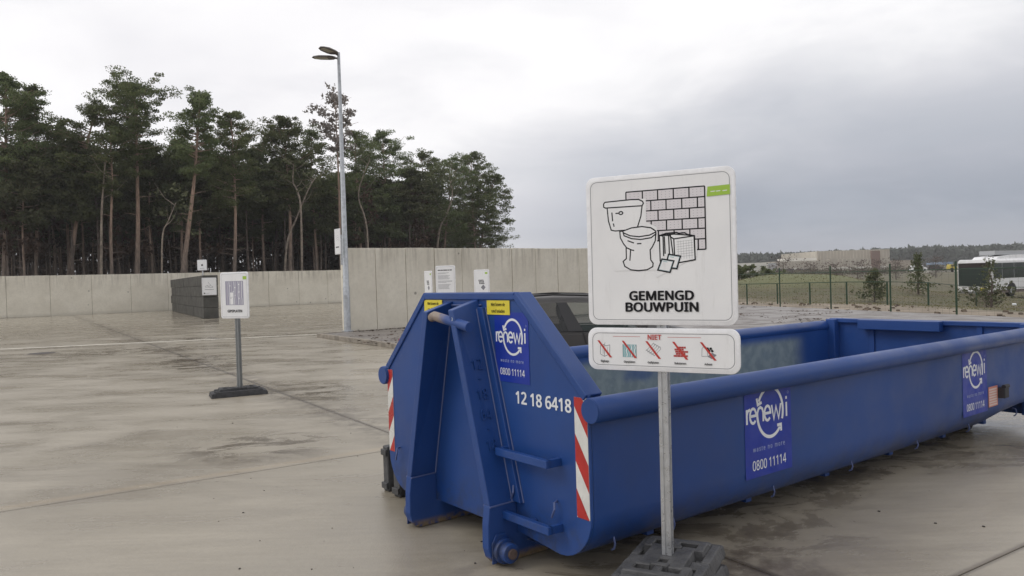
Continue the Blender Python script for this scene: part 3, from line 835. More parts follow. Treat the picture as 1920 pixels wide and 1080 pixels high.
yard_sign(903, 505.5, 20.5, .48, .80, radians(-30), 'white sign with black pattern and grey diamond beside the dark car roof', 'pic')
# sign on the end of the near wall
p = at(633.5, 453, 25.3)
t = thing('information_sign', 'narrow looking white sign fixed to the end of the wall beside the lamp post', 'sign', (p.x, p.y, 0), radians(-56))
b_ = board(t, 'sign_board', .50, .84, p.z, 0, .035, .004)
MB().box((.12, .06, p.z-.28), (.05, .05, 1.0)).build('post', alu, t)
k = Ink().use(greyink)
for i in range(3): k.line([(-.12+.02*i, .15-.06*i), (.05, .22-.07*i), (.13, .12-.06*i)], .006)
k.use(ink).rect(-.14, -.2, .14, -.165); k.build('pictogram', b_, sheet(0, -.0197, p.z))
# sign above the block wall and one on its end face
p = at(379, 497, 47.5)
t = thing('information_sign', 'small square white sign on a post rising above the dark block wall', 'sign', (p.x, p.y, 0), radians(-12))
b_ = board(t, 'sign_board', .66, .66, p.z, 0, .05, .005); MB().box((0, .04, p.z/2), (.06, .06, p.z)).build('post', alu, t)
k = Ink().use(ink).fill([(-.03, .06), (.0, .03), (.04, .07), (.06, .01), (.10, -.01), (.05, -.03), (.04, -.08), (.0, -.04), (-.05, -.07), (-.05, -.01), (-.09, .01), (-.04, .03)])
k.use(greyink).line([(-.15, -.2), (.15, -.2)], .02); k.build('pictogram', b_, sheet(0, -.0197, p.z))
p = at(394, 537, 42.2)
t = thing('information_sign', 'white sign with a grey drawing fixed to the end of the dark block wall', 'sign', (p.x-.03, p.y-.05, 0), radians(33)-radians(0))
b_ = board(t, 'sign_board', .76, .96, p.z, 0, .04, .005)
k = Ink().use(greyink); k.line([(-.05, .24), (.0, .15), (.08, .08)], .015); k.line([(-.22, -.0), (-.1, .06), (-.02, .0), (.06, .05), (.2, -.02)], .02); k.line([(-.2, -.06), (-.1, -.02), (.0, -.07), (.2, -.06)], .018)
k.line([(-.24, -.17), (.24, -.17)], .025); k.use(ink).rect(-.3, -.40, -.22, -.34); k.use(greyink).line([(-.18, -.37), (.0, -.37)], .015)
k.build('pictogram', b_, sheet(0, -.0197, p.z))

# ------------------------------------------------------------------ the blue skip
def build_skip():
    w, a, T, S, Lc = 1.13, .535, 1.62, 1.06, 6.31
    t = thing('waste_skip', 'long open blue hooklift skip with sloping front panel and white number 12 18 6418', 'skip', (-.2959, 4.9946, 0), -C_YAW)
    def curve(r_=.27, zb=.135, n=7):         # lower right corner of the section
        return [(w-r_*(1-cos(pi/2*i/n)), zb+r_-r_*sin(pi/2*i/n)) for i in range(n+1)]
    cr = curve()
    outline = [(-a, T), (a, T), (w, S)]+cr+[(.53, .17), (-.53, .17)]+[(-x, z) for x, z in cr[::-1]]+[(-w, S)]
    MB().prism(outline, 0, .02, 'xz').build('front_panel', blue, t, bevel=.003)
    # rim flange along the top and the slanted edges
    rim = MB()
    def strip(p, q, ww=.045, y0=-.012, y1=.11):
        p, q = Vector(p), Vector(q); d = (q-p).normalized(); n = Vector((d.y, -d.x))
        rim.prism([tuple(p+n*ww), tuple(q+n*ww), tuple(q), tuple(p)], y0, y1, 'xz')
    strip((-a+.02, T-.003), (a-.02, T-.003)); rim.build('top_flange', blue, t, bevel=.006)
    rim = MB(); strip((a-.004, T), (w, S+.004)); rim.build('sloping_flange', blue, t, bevel=.006)
    rim = MB(); strip((-w, S+.004), (-a+.004, T)); rim.build('sloping_flange', blue, t, bevel=.006)
    b_ = MB(); b_.tube([(-.2, -.004, T-.085), (0, -.006, T-.083), (.17, -.004, T-.08)], .006, 6); b_.build('weld_bead', mat('weld', (.09, .12, .26), .4), t)
    # uprights: box section with wide front flange, slanting together towards the top
    for s in (-1, 1):
        x0, z0, x1, z1 = (.438, .36, .106, 1.575) if s > 0 else (.485, .36, .20, 1.56); lx = x0
        def X(z): return x0+(x1-x0)*(z-z0)/(z1-z0)
        fl = .058
        poly = [(s*(X(z0)-fl/2), z0), (s*(X(z0)+fl/2), z0), (s*(X(z1)+fl/2), z1), (s*(X(z1)-fl/2), z1)]
        mb = MB(); n = 4
        # web tapering in depth at the top
        vs = []
        for y in (0, -.2):
            for k_, (px, pz) in enumerate(poly):
                vs.append((px, y, pz-(.06 if (y < 0 and k_ > 1) else 0)))
        mb.add(vs, [(0, 1, 2, 3), (7, 6, 5, 4)]+[(i, (i+1) % 4, 4+(i+1) % 4, 4+i) for i in range(4)])
        up = mb.build('upright', blue, t, bevel=.005)
        e = MB().prism([(s*(X(z0)+fl/2), z0), (s*(X(z0)+fl/2+.075), z0), (s*(X(z1-.05)+fl/2+.06), z1-.05), (s*(X(z1-.05)+fl/2), z1-.05)], -.030, 0, 'xz'); e.build('stiffener', blue, up, bevel=.004)
        e = MB(); e.tube([(s*(X(z0)+fl/2+.0775), -.003, z0), (s*(X(z1-.05)+fl/2+.063), -.003, z1-.05)], .005, 6)
        e.tube([(s*(X(z0)+fl/2+.001), -.031, z0), (s*(X(z1-.06)+fl/2+.001), -.031, z1-.06)], .005, 6)
        e.tube([(s*(X(z0)-fl/2-.001), -.004, z0), (s*(X(z1-.06)-fl/2-.001), -.004, z1-.06)], .006, 6)
        e.build('weld_bead', MATS['weld'], up)
        # leg with rounded toe running into the skid
        prof = [(-.20, .362), (-.215, .25), (-.218, .11), (-.20, .05), (-.165, .015), (-.12, .004), (.35, .004), (.35, .165), (0, .17), (0, .362)]
        lg = MB().prism(prof, s*lx-.032, s*lx+.032, 'yz').build('leg', skidm, t, bevel=.006)
        e = MB(); e.tube([(s*lx+.033, -.2, .355), (s*lx+.033, -.01, .36)], .005, 6); e.tube([(s*lx-.033, -.2, .355), (s*lx-.033, -.01, .36)], .005, 6); e.build('weld_bead', MATS['weld'], lg)
        MB().box((s*lx, 3.25, .085), (.07, 5.76, .16)).build('skid', skidm, t, bevel=.004)
        # roller
        rl = MB().tube([(s*(lx+.045), -.12, .088), (s*(lx+.075), -.12, .088)], .075, 24)
        rl.tube([(s*(lx+.075), -.12, .088), (s*(lx+.13), -.12, .088)], .058, 24)
        r_ = rl.build('roller', blue, t, smooth=True, bevel=.004)
        MB().tube([(s*(lx+.13), -.12, .088), (s*(lx+.145), -.12, .088)], .03, 16).build('roller_pin', mat('rust', (.10, .07, .06), .7, var=.4, vscale=20), r_)
        hg = MB().prism([(-.20, .02), (-.06, .02), (-.06, .13), (-.10, .19), (-.17, .19), (-.20, .14)], s*(lx+.038), s*(lx+.046), 'yz'); hg.build('roller_plate', blue, t, bevel=.003)
    # hook bar
    MB().tube([(-.17, -.165, 1.462), (-.13, -.17, 1.472), (-.06, -.172, 1.462), (.275, -.172, 1.412)], .031, 18).build('hook_bar', rustbar, t, smooth=True)
    put_text('3', .035, white_print, t, sheet(.128, -.2025, 1.46), depth=.0004)
    # embossed lettering down the outer face of the right upright
    X = lambda z: .438+(.106-.438)*(z-.36)/(1.575-.36)
    tilt = math.atan2(.333, 1.215)
    for s_, z in zip(('12', '-', '18', '64', '-', '18'), (1.18, 1.10, 1.0, .88, .80, .70)):
        R = Matrix(((0, 0, 1), (1, 0, 0), (0, 1, 0))).to_4x4()
        M = Matrix.Translation((X(z)+.030, -.105, z)) @ Matrix.Rotation(-tilt, 4, 'Y') @ R
        put_text(s_, .115, blue, t, M, sx=.8, depth=.0035, bold=-.012, name='embossed_number')
    # steps
    for z in (.665, .295):
        b_ = MB(); b_.box((.655, -.092, z), (.48, .035, .045)); b_.box((.43, -.045, z), (.03, .09, .045)); b_.box((.88, -.045, z), (.03, .09, .045))
        b_.box((.655, -.04, z-.012), (.03, .075, .02)); b_.build('step', blue, t, bevel=.003)
    # rope hooks on the panel and along the right side
    hk = MB().tube([(0, 0, .03), (.012, -.025, .03), (.018, -.032, 0), (.0, -.03, -.03), (-.012, -.024, -.045)], .0055, 7).mesh('rope_hook', MATS['weld'], smooth=True)
    for x, z in ((.47, .42), (.85, .40), (-.96, .42)):
        o = link('rope_hook', hk, t); o.location = (x, -.002, z); o.scale = (1.2, 1.2, 1.2)
    hk2 = MB().tube([(0, 0, .04), (.03, 0, .035), (.04, 0, 0), (.03, 0, -.03), (.012, 0, -.04)], .006, 7).mesh('rope_hook', MATS['weld'], smooth=True)
    for s in (-1, 1):
        for y in (.22, .72, 1.74, 2.75, 3.8, 4.8, 5.9):
            o = link('rope_hook', hk2, t); o.location = (s*(w-.09), y, .20); o.scale = (s, 1, 1)
    # side walls with the rounded foot, floor
    for s in (-1, 1):
        sec = [(w, 1.0)]+cr+[(.53, .135)]
        inner = [(x-.02 if x > .8 else x, max(z, .155) if x < .95 else z+.015) for x, z in sec]
        for part, m_ in (('side_wall', None),):
            mb = MB(); n = len(sec); yy = [.0205, 1.3, 2.6, 3.9, 5.2, Lc]
            for ring, mi, fl_ in ((sec, 0, 1), (inner, 1, 0)):
                mb.mi = mi; vs = []
                for y in yy:
                    for x, z in ring:
                        k_ = smooth((y-5.25)/.9)*.16
                        zz = max(z, .135+k_) if z < .4 else z
                        vs.append((s*x, y, zz+(.0 if fl_ else .002)))
                mb.add(vs, [(i*n+j, i*n+j+1, (i+1)*n+j+1, (i+1)*n+j) for i in range(len(yy)-1) for j in range(n-1)])
            me = bpy.data.meshes.new(part); me.from_pydata(mb.v, [], mb.f)
            me.materials.append(blue); me.materials.append(blue_in); me.polygons.foreach_set('material_index', mb.m)
            me.polygons.foreach_set('use_smooth', [True]*len(me.polygons)); link(part, me, t)
        # top rail
        MB().tube([(s*(w+.035), -.02, .985), (s*(w+.035), Lc-.12, .985)], .070, 28).build('top_rail', blue, t, smooth=True, bevel=.006)
        MB().prism([(s*(w+.035)+x, .985+z) for x, z in arc(0, 0, .066, 0, 345, 23)], -.024, -.0205, 'xz').build('rail_cap', blue, t)
        MB().box((s*(w-.05), Lc-.06, .6), (.12, .12, .95)).build('corner_post', blue, t, bevel=.01)
    MB().box((0, Lc/2, .165), (1.7, Lc-.1, .02)).build('floor_plate', blue_in, t)
    MB().prism([(-w+.15, .12), (w-.15, .12), (w, .42), (w, 1.04), (-w, 1.04), (-w, .42)], Lc, Lc+.05, 'xz').build('tailgate', blue, t, bevel=.004)
    MB().box((0, Lc+.0, 1.055), (2.26, .10, .05)).build('tailgate_top_rail', blue, t, bevel=.006)
    MB().box((-.24, Lc-.085, 1.02), (.95, .11, .115)).build('tailgate_box_beam', blue, t, bevel=.006)
    for x in (-.6, .6): MB().box((x, Lc-.012, .6), (.06, .024, .9)).build('tailgate_rib', blue, t, bevel=.004)
    for s in (-1, 1):
        MB().tube([(s*.58, Lc-.6, .1), (s*.72, Lc-.6, .1)], .1, 24).build('rear_roller', mat('dark_steel', (.03, .03, .035), .6), t, smooth=True, bevel=.006)
    for y in (.7, 1.7, 2.7, 3.7, 4.7, 5.6): MB().box((0, y, .125), (1.8, .06, .05)).build('cross_member', skidm, t)
    MB().box((w+.03, 5.36, .47), (.07, .10, .10)).build('latch_bracket', MATS['dark_steel'], t, bevel=.008)
    MB().tube([(w+.05, 5.32, .53), (w+.05, 5.42, .53)], .02, 10).build('latch_pin', MATS['dark_steel'], t)
    # yellow labels
    for x in (-.415, .347):
        lb = MB().box((x, -.0045, 1.525+(.0)), (.235, .003, .088)).build('warning_label', yellow, t)
        for s_, dz in (('Niet boven de', .020), ('rand beladen', -.021)): put_text(s_, .034, ink, lb, sheet(x, -.0068, 1.525+dz), sx=.82, bold=.012, depth=.0003)
    # hazard stripes
    def hazard(parent, x0, x1, z0, z1, sgn):
        b_ = MB().box(((x0+x1)/2, -.002, (z0+z1)/2), (x1-x0, .002, z1-z0)).build('hazard_strip', whiteref, parent)
        k = Ink().use(redref); step = .30; h = .15; wd = x1-x0; z = z1+.1
        while z > z0-.3:
            lo, hi = (z-h, z) ; sl = wd*1.6
            q = [(x0, lo), (x0, hi), (x1, hi-sl), (x1, lo-sl)] if sgn > 0 else [(x1, lo), (x1, hi), (x0, hi-sl), (x0, lo-sl)]
            q = clip(clip(q, (0, z0), (0, 1)), (0, z1), (0, -1))
            if len(q) > 2: k.fill(q)
            z -= step
        k.build('red_stripe', b_, sheet(0, -.0035, 0))
    hazard(t, 1.02, 1.122, .385, 1.045, 1); hazard(t, -1.122, -1.04, .41, 1.035, -1)
    # fleet number
    put_text('12 18 6418', .122, white_print, t, sheet(.745, -.003, .992), width=.50, bold=.024, depth=.0004)
    # logo stickers
    def logo(parent, M, wd, ht):
        s = MB(); st = bpy.data.meshes.new('logo_sticker'); x, y = wd/2, ht/2
        st.from_pydata([(-x, -y, 0), (x, -y, 0), (x, y, 0), (-x, y, 0)], [], [(0, 1, 2, 3)]); st.materials.append(sticker_blue); st.transform(M); o = link('logo_sticker', st, parent)
        u = wd/.5; k = Ink().use(white_print); cy = .095*u; R = .138*u; lw = .021*u
        cx = .020*u; q = .0175*u; b0 = cy-.050*u; xh = .092*u
        def head(ang, dirn):
            ex, ey = cx+R*cos(radians(ang)), cy+R*1.14*sin(radians(ang)); tt = radians(ang+90*dirn); dx, dy = cos(tt), sin(tt); h_ = .030*u
            k.line([(ex-dy*h_-dx*h_*.3, ey+dx*h_-dy*h_*.3), (ex+dx*h_*.7, ey+dy*h_*.7), (ex+dy*h_-dx*h_*.3, ey-dx*h_-dy*h_*.3)], lw*.9)
        RY = R*1.14
        k.line(arc(cx, cy, R, 150, -22, 30, RY), lw)                       # over the top and down between w and i
        k.line([(cx-R, b0+xh*.72)]+arc(cx, cy, R, 183, 316, 30, RY), lw)      # the n's stem runs on as the lower arc
        head(150, 1); head(316, 1)
        k.line([(-.226*u, b0), (-.226*u, b0+xh)], q); k.line([(-.226*u, b0+xh*.62), (-.214*u, b0+xh*.90), (-.190*u, b0+xh*.97)], q)
        def e(c_):
            r_ = .032*u; k.line([(c_-r_, b0+xh*.5), (c_+r_, b0+xh*.5), *arc(c_, b0+xh*.5, r_, 10, 318, 16, xh*.5)], q)
        e(-.162*u)
        k.line([(cx-R, b0+xh*.6), (cx-R+.014*u, b0+xh*.92), (cx-R+.034*u, b0+xh), (cx-R+.054*u, b0+xh*.88), (cx-R+.062*u, b0+xh*.6), (cx-R+.062*u, b0)], q)
        e(-.010*u)
        k.line([(.036*u, b0+xh), (.058*u, b0), (.083*u, b0+xh*.85), (.110*u, b0), (.136*u, b0+xh)], q*.9)
        k.line([(.198*u, b0), (.198*u, b0+xh)], q); k.line([(.198*u, b0+xh*1.22), (.198*u, b0+xh*1.42)], q)
        k.use(pale_print).line(arc(.218*u, cy+.105*u, .008*u, 0, 340, 10), .002*u, True)
        k.build('logo_print', o, M @ Matrix.Translation((0, 0, .0006)))
        put_text('waste no more', .052*u, pale_print, o, M @ Matrix.Translation((.0, cy-.215*u, .0012)), width=.34*u, depth=.0003, spacing=1.35, bold=.004)
        put_text('0800 11114', .105*u, white_print, o, M @ Matrix.Translation((0, cy-.315*u, .0012)), width=.36*u, depth=.0003, bold=.006)
    logo(t, sheet(.47, -.0024, 1.285), .335, .425)
    logo(t, sheet(w+.0025, 1.615, .665, '+x'), .52, .62)
    logo(t, sheet(w+.0025, 4.81, .64, '+x'), .52, .62)
    # small red-framed document panel
    M = sheet(w+.003, 5.2, .45, '+x'); k = Ink().use(mat('salmon_ink', (.55, .22, .17), .5)).rect(-.105, -.095, .105, .095)
    for i in range(7): k.use(mat('pink_paper', (.62, .50, .46), .5)).rect(-.085, .075-.024*i-.016, .085, .075-.024*i)
    k.build('document_label', t, M)
    return t
skip = build_skip()

# plastic sign feet standing on edge by the skip's far front corner
for i, (px, py, dx, lab) in enumerate(((724, 921, 0, 'dark plastic block standing on edge, outer one beside the skip'), (744, 932, 0, 'dark plastic block standing on edge, tucked against the skip corner'))):
    p = ground(px, py)
    t = thing('plastic_block', lab, 'block', (p.x, p.y, 0), -C_YAW+.1*i, group='blocks standing beside the skip')
    hh = .37 if i == 0 else .43
    bl = MB().box((0, .3, hh/2), (.085, .6, hh)); bl.build('block_body', rubber2, t, bevel=.012)
    rb = MB()
    for z in (.05, hh-.05): rb.box((0, -.008, z), (.085, .02, .05))
    rb.build('end_rib', rubber2, t, bevel=.005)

# ------------------------------------------------------------------ lamp post
lp = ground(652, 627)
t = thing('street_lamp', 'tall galvanised lamp post with two flat heads at the kerb corner', 'street lamp', (lp.x, lp.y, .1))
top = at(638.5, 100, lp.y+.1); H = top.z-.1
MB().tube([(0, 0, 0), (0, 0, 1.5), (0, 0, 1.52), (0, 0, H)], [.115, .11, .10, .048], 18).build('pole', galv, t, smooth=True)
MB().tube([(0, 0, 0), (0, 0, .03)], .2, 18).build('foot_plate', galv, t)
MB().box((0, -.112, 1.0), (.10, .012, .45)).build('access_door', galv, t, bevel=.003)
lampm = mat('lamp_housing', (.085, .07, .065), .45); lens = mat('lamp_lens', (.34, .32, .26), .3)
for ang, dz, px in ((radians(180), -.20, 0), (radians(242), -.10, 0)):
    hd = MB(); R = Matrix.Rotation(ang, 3, 'Z') @ Matrix.Rotation(radians(-3), 3, 'Y'); o_ = Vector((0, 0, H+dz))
    prof = [(.10, .04), (.20, .17), (.34, .21), (.64, .21), (.84, .13), (.90, .0)]
    pts = prof+[(x, -y) for x, y in prof[-2::-1]]
    lo = [(x, y, 0) for x, y in pts]; hi = [(x*.97+.01, y*.80, .055 if x < .7 else .04) for x, y in pts]; n = len(pts)
    hd.add([R @ Vector(p)+o_ for p in lo+hi], [tuple(range(n))[::-1], tuple(range(n, 2*n))]+[(i, (i+1) % n, n+(i+1) % n, n+i) for i in range(n)])
    h_ = hd.build('lamp_head', lampm, t, bevel=.008)
    MB().add([R @ Vector((x, y, -.004))+o_ for x, y in ((.36, -.12), (.8, -.09), (.8, .09), (.36, .12))], [(0, 1, 2, 3)]).build('lamp_lens', lens, h_)
    MB().tube([Vector((0, 0, H+dz)), R @ Vector((.2, 0, .02))+o_], .032, 10).build('arm', lampm, t)

# ------------------------------------------------------------------ dark car behind the skip
def build_car():
    t = thing('parked_car', 'dark grey hatchback parked behind the blue skip in front of the concrete wall', 'car', (1.0, 11.35, .0), radians(-2))
    Lh = 2.18
    # stations: x, half width sill, half width belt, sill z, shoulder z (belt), roof half width, roof z
    st = [(-2.18, .62, .66, .42, .82, .50, .86), (-2.10, .78, .80, .30, .92, .60, 1.02), (-1.92, .84, .86, .26, .955, .62, 1.25), (-1.68, .86, .885, .24, .965, .60, 1.40),
          (-1.30, .87, .895, .23, .965, .60, 1.475), (-.80, .875, .90, .22, .955, .61, 1.505), (-.25, .875, .90, .22, .945, .61, 1.51), (.10, .875, .90, .22, .935, .61, 1.495),
          (.45, .87, .895, .22, .93, .60, 1.44), (.85, .87, .89, .22, .925, .60, 1.27), (1.15, .865, .885, .23, .915, .70, 1.02), (1.45, .85, .875, .24, .87, .70, .90),
          (1.90, .80, .83, .27, .78, .62, .80), (2.12, .68, .72, .34, .66, .50, .68), (2.20, .56, .58, .40, .55, .40, .57)]
    st = [((x if x > -.2 else -.2+(x+.2)*1.20), *r[:5], r[5]-max(0, r[5]-.95)*.115) for x, *r in st]; SX0 = st[3][0]
    mb = MB(); ring = []
    for x, a, b_, z0, z1, c, z2 in st:
        h = z2-z1
        half = [(0, z0), (a*.9, z0), (a, z0+.06), (b_, (z0+z1)/2+.05), (b_-.015, z1-.03), (b_-.045, z1), (c+(b_-.045-c)*.18, z1+h*.80), (c-.03, z1+h*.93), (c*.55, z2-.0), (0, z2+.012)]
        ring.append([(x, -p[0], p[1]) for p in half]+[(x, p[0], p[1]) for p in half[-2:0:-1]])
    n = len(ring[0]); vs = [p for r in ring for p in r]
    body = []; fwd = []; rear = []
    for i in range(len(ring)-1):
        for j in range(n):
            f = (i*n+j, i*n+(j+1) % n, (i+1)*n+(j+1) % n, (i+1)*n+j)
            x0, x1 = st[i][0], st[i+1][0]
            if j in (5, 12) and x0 >= SX0-.01 and x1 <= .86: continue
            if j in (7, 8, 9, 10) and x0 >= .44 and x1 <= 1.16: fwd.append(f); continue
            if j in (7, 8, 9, 10) and x1 <= SX0+.01 and x0 > st[1][0]-.01: rear.append(f); continue
            body.append(f)
    body += [tuple(range(n)), tuple(range((len(ring)-1)*n, len(ring)*n))]
    MB().add(vs, body).build('body', carpaint, t, smooth=True)
    MB().add(vs, fwd).build('windscreen', carglass, t, smooth=True); MB().add(vs, rear).build('rear_screen', tintglass, t, smooth=True)
    def sidept(x, f, s, o=.0):
        for i in range(len(st)-1):
            if st[i][0] <= x <= st[i+1][0]:
                u = (x-st[i][0])/(st[i+1][0]-st[i][0]); q = [st[i][k]*(1-u)+st[i+1][k]*u for k in range(7)]; break
        x_, a, bb, z0, z1, c, z2 = q; h = z2-z1
        return Vector((x, s*(bb-.045), z1)).lerp(Vector((x, s*(c+(bb-.045-c)*.18), z1+h*.80)), f)+Vector((0, s*o, 0))
    def pane(x0, x1, xt0, xt1, s, name, m_, o=0.):
        k = 8; pts = [sidept(x0+(x1-x0)*i/k, .0, s, o) for i in range(k+1)]+[sidept(xt0+(xt1-xt0)*i/k, 1., s, o) for i in range(k+1)]
        return MB().add(pts, [(i, i+1, k+2+i, k+1+i) for i in range(k)]).build(name, m_, t)
    # along the side: bottom and top positions where pane and pillar change
    bt = [SX0, SX0+.08, -1.34, -1.22, -.21, .0, .80, .86]; tp_ = [SX0+.03, SX0+.28, -1.26, -1.16, -.36, -.22, .38, .46]
    for s in (-1, 1):
        for i in range(7):
            gl = i in (1, 3, 5)
            pane(bt[i], bt[i+1], tp_[i], tp_[i+1], s, 'side_window' if gl else 'pillar', (carglass if i == 5 else tintglass) if gl else trimblk if i == 4 else carpaint, 0 if gl else .004)
        MB().box((-.50, s*.878, .952), (2.7, .012, .018)).build('window_trim', trimblk, t)
        for x in (-.42, .5): MB().box((x, s*.905, .83), (.2, .03, .03)).build('door_handle', carpaint, t, bevel=.008)
        MB().tube([(-.02, s*.882, .945), (.03, s*.905, .75), (.05, s*.90, .5), (.04, s*.885, .3)], .006, 5).build('door_seam', trimblk, t)
        MB().tube([(x_, s*(.585), z_) for x_, z_ in ((SX0+.2, 1.38), (-1.0, 1.435), (-.4, 1.458), (.1, 1.435), (.4, 1.39))], .014, 6).build('roof_rail', trimblk, t)
        for x in (-1.62, 1.36):
            wh = MB().tube([(x, s*.72, .33), (x, s*.91, .33)], .325, 28).build('wheel', mat('tyre', (.02, .02, .02), .8), t, smooth=True, bevel=.03)
            MB().tube([(x, s*.905, .33), (x, s*.918, .33)], .21, 20).build('rim', alu, wh, smooth=True)
        MB().box((.78, s*.98, .99), (.13, .17, .11)).build('wing_mirror', carpaint, t, bevel=.03)
        MB().box((st[0][0]+.06, s*.70, .84), (.12, .26, .16)).build('tail_light', mat('tail_red', (.30, .012, .012), .25), t, bevel=.03)
        MB().box((2.06, s*.58, .62), (.16, .24, .11)).build('headlight', mat('headlight_glass', (.5, .5, .5), .15), t, bevel=.03)
    MB().box((st[0][0]-.01, 0, .55), (.06, 1.3, .22)).build('rear_bumper', carpaint, t, bevel=.03)
    for y in (-.36, .36):
        q = MB().box((-.18, y, .80), (.14, .46, .62), Matrix.Rotation(radians(-14), 3, 'Y')).build('seat', trimblk, t, bevel=.05)
        MB().box((-.30, y, 1.20), (.10, .27, .20)).build('headrest', trimblk, q, bevel=.05)
    q = MB().box((-1.25, 0, .82), (.14, 1.2, .6), Matrix.Rotation(radians(-14), 3, 'Y')).build('seat', trimblk, t, bevel=.05)
    for y in (-.36, .36): MB().box((-1.35, y, 1.2), (.1, .26, .18)).build('headrest', trimblk, q, bevel=.05)
    MB().box((.95, 0, .90), (.5, 1.4, .12)).build('dashboard', trimblk, t, bevel=.04)
    MB().box((.56, 0, 1.30), (.03, .24, .07)).build('rear_view_mirror', trimblk, t, bevel=.015)
    MB().tube([(.62, -.36+.19*cos(a_*.5), .98+.18*sin(a_*.5)) for a_ in range(13)], .015, 6).build('steering_wheel', trimblk, t)
build_car()

# ------------------------------------------------------------------ fences
def fence_posts(name, label, pts, h, rails, pw, tall):
    t = thing(name, label, 'fence')
    for p in pts:
        MB().box((p.x, p.y, p.z+h/2+(.10 if tall else 0)), (pw, pw, h+(.2 if tall else 0))).build('post', fencegreen, t)
    for zr, r in rails:
        m_ = MB(); m_.tube([(p.x, p.y-.03, p.z+zr) for p in pts], r, 6); m_.build('rail', fencegreen, t)
    # wire mesh, real wires joined into one part
    m_ = MB()
    for i in range(len(pts)-1):
        a, b_ = pts[i], pts[i+1]; n = max(2, int((b_-a).length/.25))
        for k_ in range(n):
            q = a.lerp(b_, k_/n); m_.tube([(q.x, q.y, q.z+.05), (q.x, q.y, q.z+h)], .0016, 3, False)
        for k_ in range(1, 7): z = h*k_/7; m_.tube([(a.x, a.y, a.z+z), (b_.x, b_.y, b_.z+z)], .0016, 3, False)
    tag(m_.build('wire_mesh', fencegreen, t), kind='stuff')
tp = [tground(1380, 574), tground(1463, 580), tground(1558.5, 586), tground(1670.5, 591), tground(1794, 596)]
step = tp[4]-tp[3]; tp += [tp[4]+step, tp[4]+step*2]
d_ = tp[0]-tp[1]; tp = [tp[0]+d_*2, tp[0]+d_]+tp
fence_posts('wire_fence', 'nearer green wire fence with tall thin posts at the edge of the pavement', tp, 1.68, ((1.62, .014),), .045, True)
sp = []
for px, py in ((1345, 571), (1401, 571), (1458, 570), (1519, 571), (1588, 571), (1664, 572), (1741, 573), (1831, 574), (1925, 575), (2030, 577)): sp.append(tground(px, py))
fence_posts('wire_fence', 'farther low green fence with short posts in front of the grassy mound', sp, 1.12, ((1.10, .018),), .06, False)

# ------------------------------------------------------------------ foliage builder
def tufts(rng, centres, radii, per, size, flat=.6):
    """small leaf-sized triangles scattered through clumps; returns vertex array"""
    c = np.repeat(np.array(centres), per, axis=0); r = np.repeat(np.array(radii), per)
    d = rng.normal(size=c.shape); d /= np.linalg.norm(d, axis=1)[:, None]+1e-9
    rad = r*rng.random(len(r))**.45
    p = c+d*rad[:, None]*np.array([1, 1, flat])
    a = rng.normal(size=c.shape)+np.array([0, 0, .35]); a /= np.linalg.norm(a, axis=1)[:, None]
    b = np.cross(a, rng.normal(size=c.shape)); b /= np.linalg.norm(b, axis=1)[:, None]+1e-9
    s = size*(.6+.8*rng.random(len(r)))[:, None]
    return np.stack([p-b*s*.5, p+b*s*.5, p+a*s], axis=1).reshape(-1, 3)
def tri_mesh(name, arr, m):
    me = bpy.data.meshes.new(name); n = len(arr)//3
    me.vertices.add(len(arr)); me.vertices.foreach_set('co', arr.astype(np.float32).ravel())
    me.loops.add(len(arr)); me.loops.foreach_set('vertex_index', np.arange(len(arr), dtype=np.int32))
    me.polygons.add(n); me.polygons.foreach_set('loop_start', np.arange(0, len(arr), 3, dtype=np.int32))
    me.materials.append(m); me.update(calc_edges=True); return me
